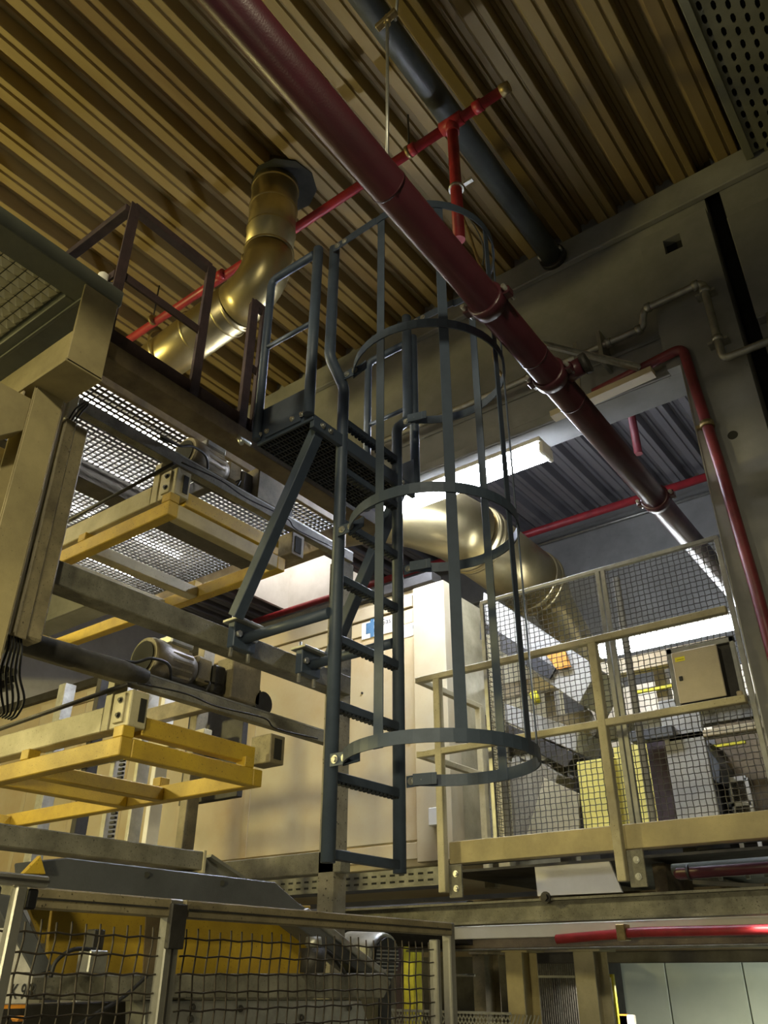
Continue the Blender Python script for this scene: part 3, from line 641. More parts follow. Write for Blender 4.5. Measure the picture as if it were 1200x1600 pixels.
# dark rivets over the orange-brown patches of the cream paint
random.seed(3)
for (px, py) in ((540, 1075), (566, 1083), (672, 1105), (640, 1160), (470, 1020), (590, 1120)):
    q_ = hit(px, py, 'y', YO-.012); mk('rivet', G().tube([q_, q_+Vector((0, -.008, 0))], .010, 8), m_dark, ov)
# maker's plate with printed mark
sg = thing('sign_plate', 'white printed plate with a blue cross mark high on the cream oven', 'sign', tuple(hit(610, 990, 'y', YO-.02)))
s0 = hit(565, 1000, 'y', YO-.022); s1 = hit(615, 970, 'y', YO-.022)
z0_ = s0.z; z1_ = hit(568, 974, 'y', YO-.022).z; x0_ = s0.x; x1_ = hit(622, 985, 'y', YO-.022).x
mk('plate', G().box(x0_, x1_, YO-.022, YO-.012, z0_, z1_), m_white, sg)
cx_, cz_ = x0_+.11, (z0_+z1_)/2+.01
g = G(); g.box(cx_-.012, cx_+.028, YO-.025, YO-.022, cz_-.085, cz_+.085); g.box(cx_-.06, cx_-.012, YO-.025, YO-.022, cz_-.045, cz_+.055); g.box(cx_+.028, cx_+.06, YO-.025, YO-.022, cz_+.018, cz_+.055); g.box(cx_+.028, cx_+.06, YO-.025, YO-.022, cz_-.045, cz_-.01)
mk('cross_mark', g, m_print, sg)
def text(body, size, parent, mat, M4, name='lettering'):
    cu = bpy.data.curves.new(name, 'FONT'); cu.body = body; cu.size = size; cu.extrude = .001; cu.align_x = 'LEFT'
    o = bpy.data.objects.new(name, cu); COL.objects.link(o)
    dg = bpy.context.evaluated_depsgraph_get(); me = bpy.data.meshes.new_from_object(o.evaluated_get(dg)); bpy.data.objects.remove(o)
    me.materials.clear(); me.materials.append(mat)
    me.transform(M4)
    g = G(); g.v = [v.co.copy() for v in me.vertices]; g.f = [tuple(p.vertices) for p in me.polygons]; g.sm = [False]*len(g.f)
    return mk(name, g, mat, parent)
def face_negy(x, y, z): return Matrix.Translation((x, y, z)) @ Matrix.Rotation(math.pi/2, 4, 'X')
def face_posx(x, y, z): return Matrix.Translation((x, y, z)) @ Matrix.Rotation(math.pi/2, 4, 'Z') @ Matrix.Rotation(math.pi/2, 4, 'X')
text('Gas', .075, sg, m_ink, face_negy(cx_+.10, YO-.023, cz_-.0))
q_ = hit(630, 980, 'y', YO-.014); q2 = hit(655, 950, 'y', YO-.014)
mk('plate', G().box(q_.x-.02, q2.x+.05, YO-.016, YO-.012, q_.z-.10, q_.z+.13), M('pale_grey_plate', (.62, .60, .52), None, .2, 6, .6), sg)
text('FIRST 800', .055, sg, m_ink, face_negy(q_.x, YO-.018, q_.z+.05))
text('LINE', .045, sg, m_ink, face_negy(q_.x+.1, YO-.018, q_.z-.04))
# cable tray under the oven
ct = thing('cable_tray', 'slotted galvanised cable tray running under the oven and behind the ladder foot', 'cable tray', (-4.2, 4.6, .42))
ty = 4.62
for z in (.55,):
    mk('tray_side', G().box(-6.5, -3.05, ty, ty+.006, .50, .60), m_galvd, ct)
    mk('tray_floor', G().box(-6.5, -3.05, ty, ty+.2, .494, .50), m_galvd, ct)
    g = G()
    for i in range(44):
        for zz in (.528, .568): g.box(-6.4+i*.075, -6.36+i*.075, ty-.002, ty, zz-.006, zz+.006)
    tag(mk('tray_slots', g, m_hole, ct), None, None, None, 'stuff')
mk('hanger', G().tube([(-4.0, ty-.02, .36), (-4.0, ty-.02, .62)], .010, 8), m_galv, ct)
mk('hanger_foot', G().box(-4.09, -3.91, ty-.05, ty+.05, .33, .36), m_galv, ct, .003)
one('floor_duct', G().tube([(-6.5, 5.0, .30), (-3.1, 5.0, .30)], .13, 20), m_dark, 'dark round pipe running beneath the cable tray', 'pipe')

# ---------------------------------------------------------------- lamps
def batten(name, label, x0, x1, y, z, mat, power, w_=.09):
    t = thing(name, label, 'lamp', ((x0+x1)/2, y, z-.08), 'fluorescent tube lamps')
    n = 14
    prof = [(-w_, .02), (-w_, -.02), (-w_*.8, -.06), (-w_*.4, -.085), (w_*.4, -.085), (w_*.8, -.06), (w_, -.02), (w_, .02)]
    mk('diffuser', G().ext(prof, (x0, y, z), (x1, y, z)), mat, t)
    mk('housing', G().box(x0-.02, x1+.02, y-w_*1.02, y+w_*1.02, z+.02, z+.06), m_white, t, .004)
    for x in (x0, x1): mk('end_cap', G().box(x-.035 if x == x0 else x, x if x == x0 else x+.035, y-w_, y+w_, z-.08, z+.02), m_bulk, t, .01)
    return t
batten('fluorescent_batten', 'brightly lit fluorescent batten lamp behind the ladder cage, under the lintel', -3.83, -2.06, 4.60, 3.33, m_tube, 38)
batten('fluorescent_batten', 'lit fluorescent batten lamp behind the wire mesh on the right', -2.75, -1.55, 6.9, 2.63, m_tube2, 16, .06)

# ---------------------------------------------------------------- big duct in the second bay
bd = thing('large_round_duct', 'large shiny round duct with clamp bands behind the cage, under the second ceiling', 'duct', (-3.6, 6.4, 2.6))
def dc(px, py, y): return hit(px, py, 'y', y)
A0, A1 = dc(735, 838, 5.9), dc(838, 915, 7.0)
d_ = (A1-A0).normalized(); RR = .33
mk('barrel', G().tube([A0, A1], RR, 44), m_duct, bd)
for t_, w_ in ((.04, .02), (.10, .015), (.90, .03), (.98, .015)):
    p_ = A0.lerp(A1, t_); mk('clamp_band', G().tube([p_-d_*w_, p_-d_*w_*.7, p_+d_*w_*.7, p_+d_*w_], [RR, RR+.015, RR+.015, RR], 44, False), m_duct, bd)
B1 = A0-d_*.7+Vector((-.5, 0, .10))
mk('inlet_elbow', G().tube([A0, A0-d_*.25+Vector((-.04, 0, 0)), A0-d_*.5+Vector((-.2, 0, .03)), B1, B1+Vector((-.9, -.1, .1))], [RR*.98, RR*.97, RR*.96, RR*.95, RR*.95], 36), m_duct, bd)
C1 = A1+d_*.3
mk('reducer', G().tube([A1, A1+d_*.12, C1+Vector((0, 0, -.1)), C1+Vector((.05, .5, -.55)), C1+Vector((.05, .9, -1.0))], [RR, RR*.85, .22, .20, .20], 36), m_duct, bd)
far = thing('far_sprinkler_pipe', 'thin dull red pipe along the top of the far wall', 'pipe', (-5, 8.5, 5))
mk('pipe', G().tube([(-11, 8.55, 5.0), (-.8, 8.55, 5.0)], .05, 12), m_red, far)
one('far_conduit', G().tube([(-5.2, 9.02, 5.06), (-1.5, 9.02, 5.06)], .022, 8), m_galv, 'thin steel conduit under the far red pipe', 'pipe')
dr = thing('drop_pipe', 'short red vertical drop pipe beneath the second ceiling, right of the main pipe', 'pipe', tuple(hit(990, 710, 'y', 6.0)))
q0 = hit(985, 640, 'y', 6.0); q1 = hit(990, 712, 'y', 6.0)
mk('pipe', G().tube([(q0.x, q0.y, CZ), (q0.x, q0.y, q1.z)], .035, 14), m_redd, dr)
mk('clamp', G().tube([(q0.x, q0.y, q0.z-.02), (q0.x, q0.y, q0.z+.02)], .05, 12), m_dark, dr)
# skylight well
sk = struct('window_1', G().box(-8.85, -7.2, 7.3, 8.96, CZ+1.0, CZ+1.04), m_sky)
mk('well_side', G().box(-8.90, -8.85, 7.3, 8.96, CZ-.02, CZ+1.04), m_white, sk)
mk('well_side', G().box(-8.90, -7.15, 8.96, 9.01, CZ-.02, CZ+1.04), m_white, sk)

# ---------------------------------------------------------------- mezzanine on the right: deck, handrail, mesh fence
YD = 4.5
mz = thing('mezzanine_deck', 'tan edge beam and steel structure of the raised machine deck, lower right', 'deck', (-1.6, 4.8, .1))
mk('toe_beam', G().chan((-2.93, YD, .655), (1.5, YD, .655), .09, .125, .012, -1), m_tan, mz, .003)
mk('deck_plate', G().box(-2.95, 1.5, YD+.02, 4.69, .60, .615), m_dark, mz)
mk('deck_plate', G().box(-3.35, 1.5, 4.99, 7.2, .60, .615), m_dark, mz)
mk('lower_beam', G().ibeam((-3.9, YD, .315), (1.5, YD, .315), .12, .115), m_greyb, mz)
for x in (-2.62, -1.86, -.9): 
    mk('joist', G().box(x-.04, x+.04, 5.1, 6.9, .42, .58), m_brownb, mz, .004)
mk('white_infill_panel', G().prism([hit(835, 1352, 'y', YD+.5), hit(840, 1400, 'y', YD+.5), hit(972, 1394, 'y', YD+.5), hit(950, 1342, 'y', YD+.5)], (0, .02, 0)), m_white, mz)
mk('bolt_lug', boltg((-2.27, YD-.06, .375), (0, -1, 0), .02, .03), m_dark, mz)
mk('back_beam', G().ibeam((-3.9, 5.6, .40), (1.5, 5.6, .40), .12, .16), m_brownb, mz)
mk('second_beam', G().box(-3.6, 1.5, 5.0, 5.1, .15, .245), m_brownb, mz, .006)
mk('second_beam_cap', G().box(-3.6, 1.5, 4.96, 5.12, .14, .15), m_greyb, mz, .002)
mk('black_beam', G().box(-3.1, 1.5, 5.6, 5.7, .075, .14), m_dark, mz, .004)
# red pipe; the white strip behind it stands in for glare
hs = thing('fire_hose_pipe', 'red pipe held by brass clips under the lower deck beam', 'pipe', (-1.2, 4.7, .15))
mk('pipe', G().tube([(-2.4, 4.78, .185), (-1.9, 4.78, .21), (-1.0, 4.78, .205), (.6, 4.78, .20)], .025, 12), m_red, hs)
mk('clip', G().box(-2.02, -1.97, 4.74, 4.82, .17, .25), m_brass, hs, .003)
mk('white_glare_strip', G().box(-3.2, .6, 4.82, 4.86, .20, .27), m_white, hs, .003)
lamp('added_bay_light', 'POINT', (-3.3, 5.4, 4.3), 55, (.80, .84, 1.0), .1)  # unseen light added behind the lintel to brighten the bay ribs
lamp('added_under_deck_light', 'AREA', (-1.0, 4.72, .235), 2.5, (1, .93, .8), .6, .04)  # area light added as the white glare above the red pipe
ul = thing('red_fluorescent_fixture', 'dark and red tubular fixture hanging under the deck edge beam, lower right', 'fixture', (-1.2, 4.9, .45))
a_ = hit(1055, 1364, 'y', 4.8); b_ = (.5, 4.8, a_.z+.01)
mk('body', G().tube([a_, Vector(a_)+Vector((.02, 0, 0)), b_], [.028, .036, .036], 14), m_redm, ul)
mk('top_cover', G().tube([Vector(a_)+Vector((-.01, 0, .016)), (b_[0], b_[1], b_[2]+.016)], .030, 14), m_dpipe, ul)
mk('collar', G().tube([Vector(a_)+Vector((.07, 0, 0)), Vector(a_)+Vector((.085, 0, 0))], .042, 14), m_black, ul)
mk('bracket', G().bar(Vector(a_)+Vector((.09, 0, -.05)), Vector(a_)+Vector((.45, 0, -.09)), .02, .02), m_dark, ul)
# handrail
hd = thing('mezzanine_handrail', 'tan square-tube handrail in front of the wire mesh on the raised deck', 'railing', (-2, YD, .6))
yh = YD-.03
xl = hit(655, 1068, 'y', yh).x; zt = 1.755; zm = 1.255
for x in (hit(692, 1200, 'y', yh).x, hit(960, 1200, 'y', yh).x-.02):
    mk('post', G().bar((x, yh-.03, .43), (x, yh-.03, zt-.02), .05, .05, (0, 1, 0)), m_creamp, hd, .004)
    mk('foot_plate', G().box(x+.03, x+.12, yh-.02, yh-.005, .40, .58), m_greyb, hd, .002)
    for z in (.45, .53): mk('bolt', boltg((x+.08, yh-.02, z), (0, -1, 0), .012), m_bolt, hd)
for z in (zt, zm):
    mk('rail', G().bar((xl, yh-.03, z), (-1.02, yh-.03, z), .045, .04), m_creamp, hd, .004)
    mk('return_rail', G().bar((xl+.02, yh-.01, z), (xl+.02, 5.25, z), .04, .04), m_creamp, hd, .004)
mk('return_post', G().bar((xl+.02, 5.22, .6), (xl+.02, 5.22, zt), .05, .05, (0, 1, 0)), m_creamp, hd, .004)
mk('return_post', G().bar((xl+.16, 5.24, .6), (xl+.16, 5.24, 2.3), .09, .08, (0, 1, 0)), m_creamp, hd, .004)
# wire mesh fence
YM = 4.60
mf = thing('mezzanine_mesh_fence', 'square wire mesh fence in a steel frame across the wall opening, right', 'fence', (-1.9, YM, .66))
xm0, xm1 = -2.66, -1.015
ztop, zbot = 2.27, .70
xs = -1.765
mk('top_bar', G().bar((xm0, YM, ztop), (xm1, YM, ztop), .03, .025), m_galv, mf, .002)
for x in (xm0+.01, xs-.018, xs+.018, xm1-.01): mk('frame_post', G().bar((x, YM, zbot-.03), (x, YM, ztop), .028, .028, (0, 1, 0)), m_galv, mf, .002)
def wiresv(x0, x1, z0, z1, y, n, mat, parent, r=.0026, name='vertical_wire', amp=.0016):
    f = None
    for i in range(n):
        x = x0+(x1-x0)*(i+.5)/n
        if f is None:
            m_ = 40; f = mk(name, G().tube([(x+amp*(-1)**k, y, z0+(z1-z0)*k/m_) for k in range(m_+1)], r, 4, False), mat, parent)
            cz_ = W[f.name].z-1.6; cx0 = W[f.name].x-x
        else: stamp(f, (x+cx0, y, cz_), parent)
def wiresh(x0, x1, z0, z1, y, n, mat, parent, r=.0026, name='horizontal_wire', amp=.0012):
    f = None
    for i in range(n):
        z = z0+(z1-z0)*(i+.5)/n
        if f is None:
            m_ = 30; f = mk(name, G().tube([(x0+(x1-x0)*k/m_, y, z+amp*(-1)**k) for k in range(m_+1)], r, 4, False), mat, parent)
            cx_ = W[f.name].x; dz_ = W[f.name].z-1.6-z
        else: stamp(f, (cx_, y, z+dz_), parent)
for (x0, x1) in ((xm0+.02, xs-.03), (xs+.03, xm1-.02)):
    wiresv(x0, x1, zbot, ztop-.02, YM, int((x1-x0)/.034), m_wireg, mf)
    wiresh(x0, x1, zbot, ztop-.02, YM-.003, int((ztop-zbot)/.034), m_wireg, mf)
for x in (xs+.05, xm0+.03): mk('rear_post', G().box(x, x+.035, YM+.06, YM+.09, zbot-.03, ztop-.04), m_pale, mf, .003)
mf2 = thing('folded_mesh_strip', 'narrow wire mesh strip folded back at the left end of the mesh fence', 'fence', (xm0, YM+.2, .66))
for k in range(45): mk('wire', G().tube([(xm0-.01, YM, zbot+.02+k*.034), (xm0-.03, YM+.28, zbot+.02+k*.034)], .0022, 4, False), m_wireg, mf2)
for k in range(7): mk('upright_wire', G().tube([(xm0-.012, YM+.03+k*.04, zbot), (xm0-.014, YM+.03+k*.04, ztop-.1)], .0022, 4, False), m_wireg, mf2)
# control cabinet mounted in the mesh
cc = thing('control_cabinet', 'beige enamel control cabinet with yellow sticker hung on the mesh fence', 'cabinet', (-1.25, YM-.05, 1.28))
cx0, cx1, cz0, cz1 = -1.375, -1.085, 1.30, 1.585
yc = YM-.055
mk('frame', G().box(cx0-.045, cx0-.015, yc, yc+.03, 1.275, 1.64), m_galv, cc, .002)
mk('frame', G().box(cx1+.015, cx1+.04, yc, yc+.03, 1.275, 1.64), m_galv, cc, .002)
mk('frame', G().box(cx0-.045, cx1+.04, yc, yc+.03, 1.61, 1.64), m_galv, cc, .002)
mk('back_plate', G().box(cx0-.015, cx1+.015, yc+.025, yc+.03, 1.275, 1.61), m_dark, cc)
mk('body', G().box(cx0, cx1-.04, yc-.07, yc+.025, cz0, cz1), m_dark, cc, .004)
mk('door', G().box(cx0+.002, cx1-.035, yc-.08, yc-.07, cz0-.002, cz1+.002), m_cab, cc, .004)
mk('sticker', G().box(cx0+.02, cx0+.075, yc-.082, yc-.08, cz1-.055, cz1-.03), m_yelb, cc)
mk('latch', G().box(cx0+.025, cx0+.045, yc-.088, yc-.08, cz0+.12, cz0+.145), m_black, cc, .002)
mk('door_line', G().box(cx0+.03, cx0+.07, yc-.083, yc-.082, cz1-.046, cz1-.044), m_ink, cc)
mk('socket', G().box(cx1+.0, cx1+.03, yc-.02, yc+.02, 1.29, 1.33), m_cream, cc, .005)
mk('switch_box', G().box(hit(672, 1300, 'y', 5.2).x, hit(686, 1300, 'y', 5.2).x, 5.18, 5.27, hit(680, 1290, 'y', 5.2).z, hit(680, 1262, 'y', 5.2).z), m_bulk, ov, .005)

# ---------------------------------------------------------------- machinery seen through the mesh
def bx(name, label, cat, mat, px0, py0, px1, py1, y, dep, group=None, bev=.006):
    a = hit(px0, py0, 'y', y); b = hit(px1, py1, 'y', y)
    z0, z1 = sorted((max(a.z, -1.6), b.z))
    return one(name, G().box(a.x, b.x, y, y+dep, z0, z1), mat, label, cat, group, bev)
cvb = thing('conveyor_frame', 'cream conveyor beams and grey rollers behind the mesh fence', 'conveyor', (-2.3, 6, .6))
mk('beam', G().box(-4.2, -1.4, 5.9, 6.0, 2.02, 2.14), m_cream, cvb, .005)
mk('beam', G().box(-4.2, -1.0, 6.2, 6.3, 1.62, 1.78), m_greyb, cvb, .005)
mk('lower_beam', G().box(-4.2, -1.0, 6.3, 6.4, 1.18, 1.30), m_pgrey, cvb, .005)
for x in (-3.62, -2.95, -2.02): mk('leg', G().box(x, x+.09, 6.05, 6.15, .6, 2.1), m_tand, cvb, .005)
for k in range(5): mk('roller', G().tube([(-3.3+k*.12, 5.9, 1.50), (-3.3+k*.12, 6.6, 1.46)], .035, 14), m_galv, cvb)
mk('motor_housing', G().tube([(-2.9, 6.0, 1.72), (-2.55, 6.0, 1.72)], .10, 18), m_tand, cvb)
mk('rail', G().box(-2.2, -1.5, 6.0, 6.03, 1.88, 1.90), m_yelb, cvb)
mk('rail_post', G().box(-1.82, -1.79, 6.0, 6.03, 1.80, 2.02), m_yelb, cvb)
mk('rail', G().box(-2.2, -1.45, 6.0, 6.03, 1.40, 1.42), m_yelb, cvb)
mk('rail_post', G().box(-1.80, -1.77, 6.0, 6.03, 1.30, 1.46), m_white, cvb)
mk('valve', G().tube([hit(833, 1083, 'y', 5.7), hit(840, 1098, 'y', 5.7)], .035, 8), m_yelb, cvb)
sl = thing('sloping_white_duct', 'white rectangular duct sloping away behind the mesh fence', 'duct', (-3, 6, 1.5))
g = G().prism([hit(755, 925, 'y', 5.6), hit(752, 995, 'y', 5.6), hit(905, 1100, 'y', 5.6), hit(935, 1045, 'y', 5.6)], (0, .5, 0))
mk('casing', g, m_pale, sl, .006)
g = G().prism([hit(752, 970, 'y', 5.59), hit(752, 1000, 'y', 5.59), hit(860, 1062, 'y', 5.59), hit(870, 1045, 'y', 5.59)], (0, -.02, 0))
mk('slot', g, m_black, sl)
mk('orange_panel', G().prism([hit(852, 1020, 'y', 5.58), hit(872, 1047, 'y', 5.58), hit(893, 1042, 'y', 5.58), hit(884, 1018, 'y', 5.58)], (0, -.02, 0)), m_orange, sl)
sl2 = thing('lower_sloping_duct', 'grey-white duct sloping down below the conveyor behind the mesh', 'duct', (-3, 6, 1))
mk('casing', G().prism([hit(748, 1085, 'y', 5.85), hit(748, 1110, 'y', 5.85), hit(900, 1175, 'y', 5.85), hit(905, 1140, 'y', 5.85)], (0, .4, 0)), m_pale, sl2, .006)
mk('edge', G().prism([hit(748, 1112, 'y', 5.84), hit(748, 1130, 'y', 5.84), hit(885, 1200, 'y', 5.84), hit(900, 1178, 'y', 5.84)], (0, .4, 0)), m_dark, sl2, .006)
hp = thing('funnel_hopper', 'dirty grey hopper plates behind the lower part of the mesh', 'hopper', (-3, 5.9, .62))
mk('plate', G().prism([hit(765, 1190, 'y', 5.75), hit(762, 1330, 'y', 5.75), hit(835, 1330, 'y', 5.75), hit(872, 1210, 'y', 5.75), hit(840, 1190, 'y', 5.75)], (0, .3, 0)), m_concp, hp, .006)
mk('plate', G().prism([hit(850, 1215, 'y', 5.7), hit(815, 1330, 'y', 5.7), hit(905, 1330, 'y', 5.7), hit(905, 1240, 'y', 5.7)], (0, .02, 0)), m_creamp, hp, .003)
bx('yellow_cabinet', 'pale yellow machine cabinet behind the mesh, left of the post', 'cabinet', M('pale_yellow', (.78, .70, .20), (.62, .55, .16), .6, 3, .5), 915, 1320, 958, 1182, 5.7, .4)
bx('yellow_cabinet', 'pale yellow tall machine door behind the mesh, right of the post', 'cabinet', bpy.data.materials['pale_yellow'], 978, 1320, 1035, 1155, 5.75, .4)
bx('brown_pillar', 'brown vertical pillar between the yellow machine doors behind the mesh', 'pillar', m_rust, 1034, 1320, 1046, 1148, 5.6, .03)
bx('pale_post', 'pale square post standing left of the dark machine gap behind the mesh', 'post', m_pale, 1065, 1320, 1088, 1085, 5.5, .03)
bx('dark_column', 'broad brown steel column behind the mesh at the far right', 'column', m_brownb, 1150, 1320, 1195, 1120, 6.2, .3)
bx('pale_cross_beam', 'pale horizontal beam behind the mesh below the control cabinet', 'beam', m_cream, 1045, 1160, 1195, 1125, 5.5, .1)
bx('blue_grey_tube', 'blue-grey padded bar behind the mesh under the mid rail', 'bar', m_pgrey, 985, 1160, 1050, 1132, 5.45, .1)
bx('dark_hopper', 'dark machine body behind the mesh, right part', 'machine', m_dark, 1090, 1330, 1110, 1160, 5.9, .3)
one('grey_chute', G().prism([hit(1080, 1160, 'y', 5.8), hit(1085, 1200, 'y', 5.8), hit(1125, 1225, 'y', 5.8), hit(1125, 1195, 'y', 5.8), hit(1100, 1160, 'y', 5.8)], (0, .3, 0)), m_pgrey, 'blue-grey chute sloping right behind the mesh fence', 'chute', None, .004)
# machine guards seen at the far right
gq = thing('fine_mesh_guard', 'fine square mesh guard in a white frame far behind the fence', 'guard', tuple(hit(1130, 1300, 'y', 6.0)))
a = hit(1112, 1300, 'y', 6.0); b_ = hit(1165, 1215, 'y', 6.0)
for z in (a.z, (a.z+b_.z)/2, b_.z): mk('frame_bar', G().box(a.x, b_.x, 6.0, 6.02, z-.015, z+.015), m_white, gq)
for x in (a.x, (a.x*.4+b_.x*.6), b_.x): mk('frame_post', G().box(x-.012, x+.012, 6.0, 6.02, a.z-.3, b_.z), m_white, gq)
g = G()
for i in range(18): x = a.x+(b_.x-a.x)*(i+.5)/18; g.box(x-.002, x+.002, 6.01, 6.014, a.z, b_.z)
for i in range(22): z = a.z+(b_.z-a.z)*(i+.5)/22; g.box(a.x, b_.x, 6.01, 6.014, z-.002, z+.002)
tag(mk('mesh', g, m_wireg, gq), None, None, None, 'stuff')
one('rear_machine_casing', G().box(-3.3, -.2, 7.6, 7.7, .6, 1.9), m_dark, 'dark rear machine wall behind the conveyor and yellow doors', 'panel')
one('pale_rear_panel', G().box(-3.3, -.2, 7.72, 7.8, 1.9, 2.5), m_cab, 'grey rear panel under the far fluorescent lamp', 'panel')

# ---------------------------------------------------------------- below the mezzanine
def colm(px0, px1, y, top, label, mat=m_tan, name='deck_column'):
    a = hit(px0, 1590, 'y', y); b = hit(px1, 1590, 'y', y)
    t = thing(name, label, 'column', ((a.x+b.x)/2, y, -1.6), 'steel columns under the deck')
    w_ = b.x-a.x
    mk('front_flange', G().box(a.x, a.x+w_*.72, y, y+.012, -1.6, top), mat, t, .002)
    mk('web', G().box(a.x+w_*.34, a.x+w_*.38, y+.012, y+.19, -1.6, top), mat, t)
    mk('rear_flange', G().box(a.x, a.x+w_*.72, y+.19, y+.202, -1.6, top), mat, t, .002)
    mk('cap_plate', G().box(a.x-.02, b.x, y-.01, y+.22, top, top+.015), mat, t)
    return t
colm(795, 832, 5.05, .13, 'tan steel column under the deck, middle of the three')
colm(905, 950, 5.05, .13, 'tan steel column under the deck nearest the pale green wall', m_creamp)
colm(742, 768, 5.4, .13, 'olive steel column under the deck, left of the three', m_tand)
gp = thing('green_cold_wall', 'pale green panelled wall under the deck, lower right corner', 'wall panel', (0, 7.5, -1.6))
gx = hit(933, 1540, 'y', 7.5).x; gz = hit(1000, 1497, 'y', 7.5).z
for i in range(5): mk('panel', G().box(gx+i*.62, gx+i*.62+.61, 7.5, 7.55, -1.6, gz), m_green, gp, .004)
lamp('added_under_deck_light', 'AREA', (-.6, 6.3, -.1), 38, (.93, 1, .9), 1.2, .3, aim=(-.6, 7.4, -1.2))  # unseen area light added to brighten the green panels
lamp('added_under_deck_light', 'AREA', (-2.6, 6.2, -.05), 20, (1, .93, .75), 1.0, .3)  # unseen area light added as fill under the deck
yg = thing('yellow_guard', 'yellow framed mesh guard standing beside the tan column, lower right', 'guard', tuple(hit(950, 1600, 'y', 6.0)))
a = hit(938, 1600, 'y', 6.0); b_ = hit(954, 1522, 'y', 6.0)
mk('frame', G().box(b_.x-.0, b_.x+.015, 6.0, 6.03, -1.6, b_.z), m_yelb, yg, .002)
mk('frame_top', G().box(a.x-.05, b_.x, 6.0, 6.03, b_.z-.02, b_.z), m_yelb, yg, .002)
mk('panel', G().box(a.x-.05, b_.x, 6.01, 6.02, -1.6, b_.z-.02), m_white, yg)
g = G()
for k in range(7): g.box(a.x-.03, b_.x-.01, 6.005, 6.01, b_.z-.08-k*.055, b_.z-.05-k*.055)
mk('printed_marks', g, m_galv, yg)
bx('orange_box', 'orange box with a white side at the bottom edge, beside the yellow guard', 'box', m_orange, 966, 1900, 980, 1585, 6.5, .05)
bx('white_box', 'small white crate against the orange box at the bottom edge', 'box', m_white, 981, 1900, 989, 1586, 6.5, .05)
# far mesh gate under the deck
fg = thing('far_mesh_gate', 'mesh gate with slim bars under the deck, between two tan columns', 'gate', tuple(hit(860, 1600, 'y', 6.4)))
a = hit(822, 1600, 'y', 6.4); b_ = hit(895, 1495, 'y', 6.4)
n = 26
for i in range(n):
    x = a.x+(b_.x-a.x)*i/(n-1); mk('bar', G().box(x-.003, x+.003, 6.4, 6.406, -1.6, b_.z), m_wireg, fg)
for z in (b_.z, b_.z-.13, b_.z-.45, b_.z-.9): mk('rail', G().box(a.x, b_.x, 6.39, 6.41, z-.008, z+.008), m_galv, fg)
for x in (a.x+.06, a.x+.26): mk('post', G().box(x-.02, x+.02, 6.42, 6.46, -1.6, b_.z-.14), m_dark, fg)
one('cream_rear_wall', G().box(-5.6, -1.75, 7.9, 8.0, -1.6, .55), m_cream, 'cream wall under the deck behind the mesh gate', 'wall panel')
one('dark_rear_machine', G().box(-5.0, -3.15, 7.0, 7.4, -1.6, .15), m_dark, 'dark machine body under the deck behind the fence end post', 'machine')
bx('yellow_upright', 'bright yellow upright behind the front fence, right of the motor', 'post', m_yelb, 633, 1900, 646, 1468, 5.2, .1)
bx('yellow_upright', 'thin brown and yellow upright behind the front fence motor', 'post', m_rust, 620, 1900, 632, 1470, 5.3, .1)
lg = thing('low_white_guard', 'low white expanded mesh panel at the bottom, left of the tan columns', 'guard', tuple(hit(750, 1600, 'y', 4.6)))
a = hit(712, 1610, 'y', 4.6); b_ = hit(796, 1582, 'y', 4.6)
mk('top_rail', G().box(a.x-.6, b_.x, 4.6, 4.62, b_.z-.012, b_.z), m_galv, lg)
g = G()
n = 40
for i in range(n):
    x = a.x-.6+(b_.x-a.x+.6)*i/n; g.bar((x, 4.61, b_.z-.4), (x+.2, 4.61, b_.z-.01), .003, .006); g.bar((x+.2, 4.61, b_.z-.4), (x, 4.61, b_.z-.01), .003, .006)
tag(mk('expanded_mesh', g, m_galv, lg), None, None, None, 'stuff')
one('pipe_rail', G().tube([hit(712, 1524, 'y', 5.2), hit(742, 1524, 'y', 5.2)], .008, 8), m_galv, 'thin galvanised rail between the fence post and the left deck column', 'rail')

# ---------------------------------------------------------------- conveyor body behind the front fence
XB = -2.5
bc = thing('blue_grey_conveyor', 'blue-grey steel conveyor side beam with a sloping end leg, behind the front fence', 'conveyor', (XB, 2.2, -.4))
def hx(px, py, x=XB): return hit(px, py, 'x', x)
mk('side_beam', G().prism([hx(55, 1345), hx(60, 1402), hx(482, 1424), hx(430, 1378), hx(105, 1340)], (-.12, 0, 0)), m_pgrey, bc, .004)
mk('sloping_leg', G().prism([hx(470, 1412, XB-.003), hx(420, 1412, XB-.003), hx(560, 1520, XB-.003), hx(605, 1522, XB-.003)], (-.1, 0, 0)), m_pgrey, bc, .004)
mk('leg_flange', G().prism([hx(482, 1418, XB+.012), hx(472, 1424, XB+.012), hx(592, 1520, XB+.012), hx(608, 1520, XB+.012)], (-.14, 0, 0)), m_galv, bc, .004)
mk('left_leg', G().prism([hx(-10, 1395), hx(25, 1400), hx(85, 1515), hx(55, 1525), hx(-10, 1410)], (-.1, 0, 0)), m_pgrey, bc, .004)
for (px, py) in ((229, 1367), (347, 1380)): mk('bolt_hole', G().tube([hx(px, py, XB+.001), hx(px, py, XB+.004)], .010, 10), m_hole, bc)
yp = thing('yellow_machine_body', 'worn yellow machine side panels behind the front wire mesh fence', 'machine', (XB-.1, 2, -.5))
mk('panel', G().prism([hx(85, 1400, XB-.13), hx(70, 1530, XB-.13), hx(262, 1535, XB-.13), hx(275, 1405, XB-.13)], (-.02, 0, 0)), m_yel, yp, .003)
mk('panel', G().prism([hx(278, 1405, XB-.13), hx(266, 1535, XB-.13), hx(475, 1525, XB-.13), hx(486, 1415, XB-.13)], (-.02, 0, 0)), m_yel, yp, .003)
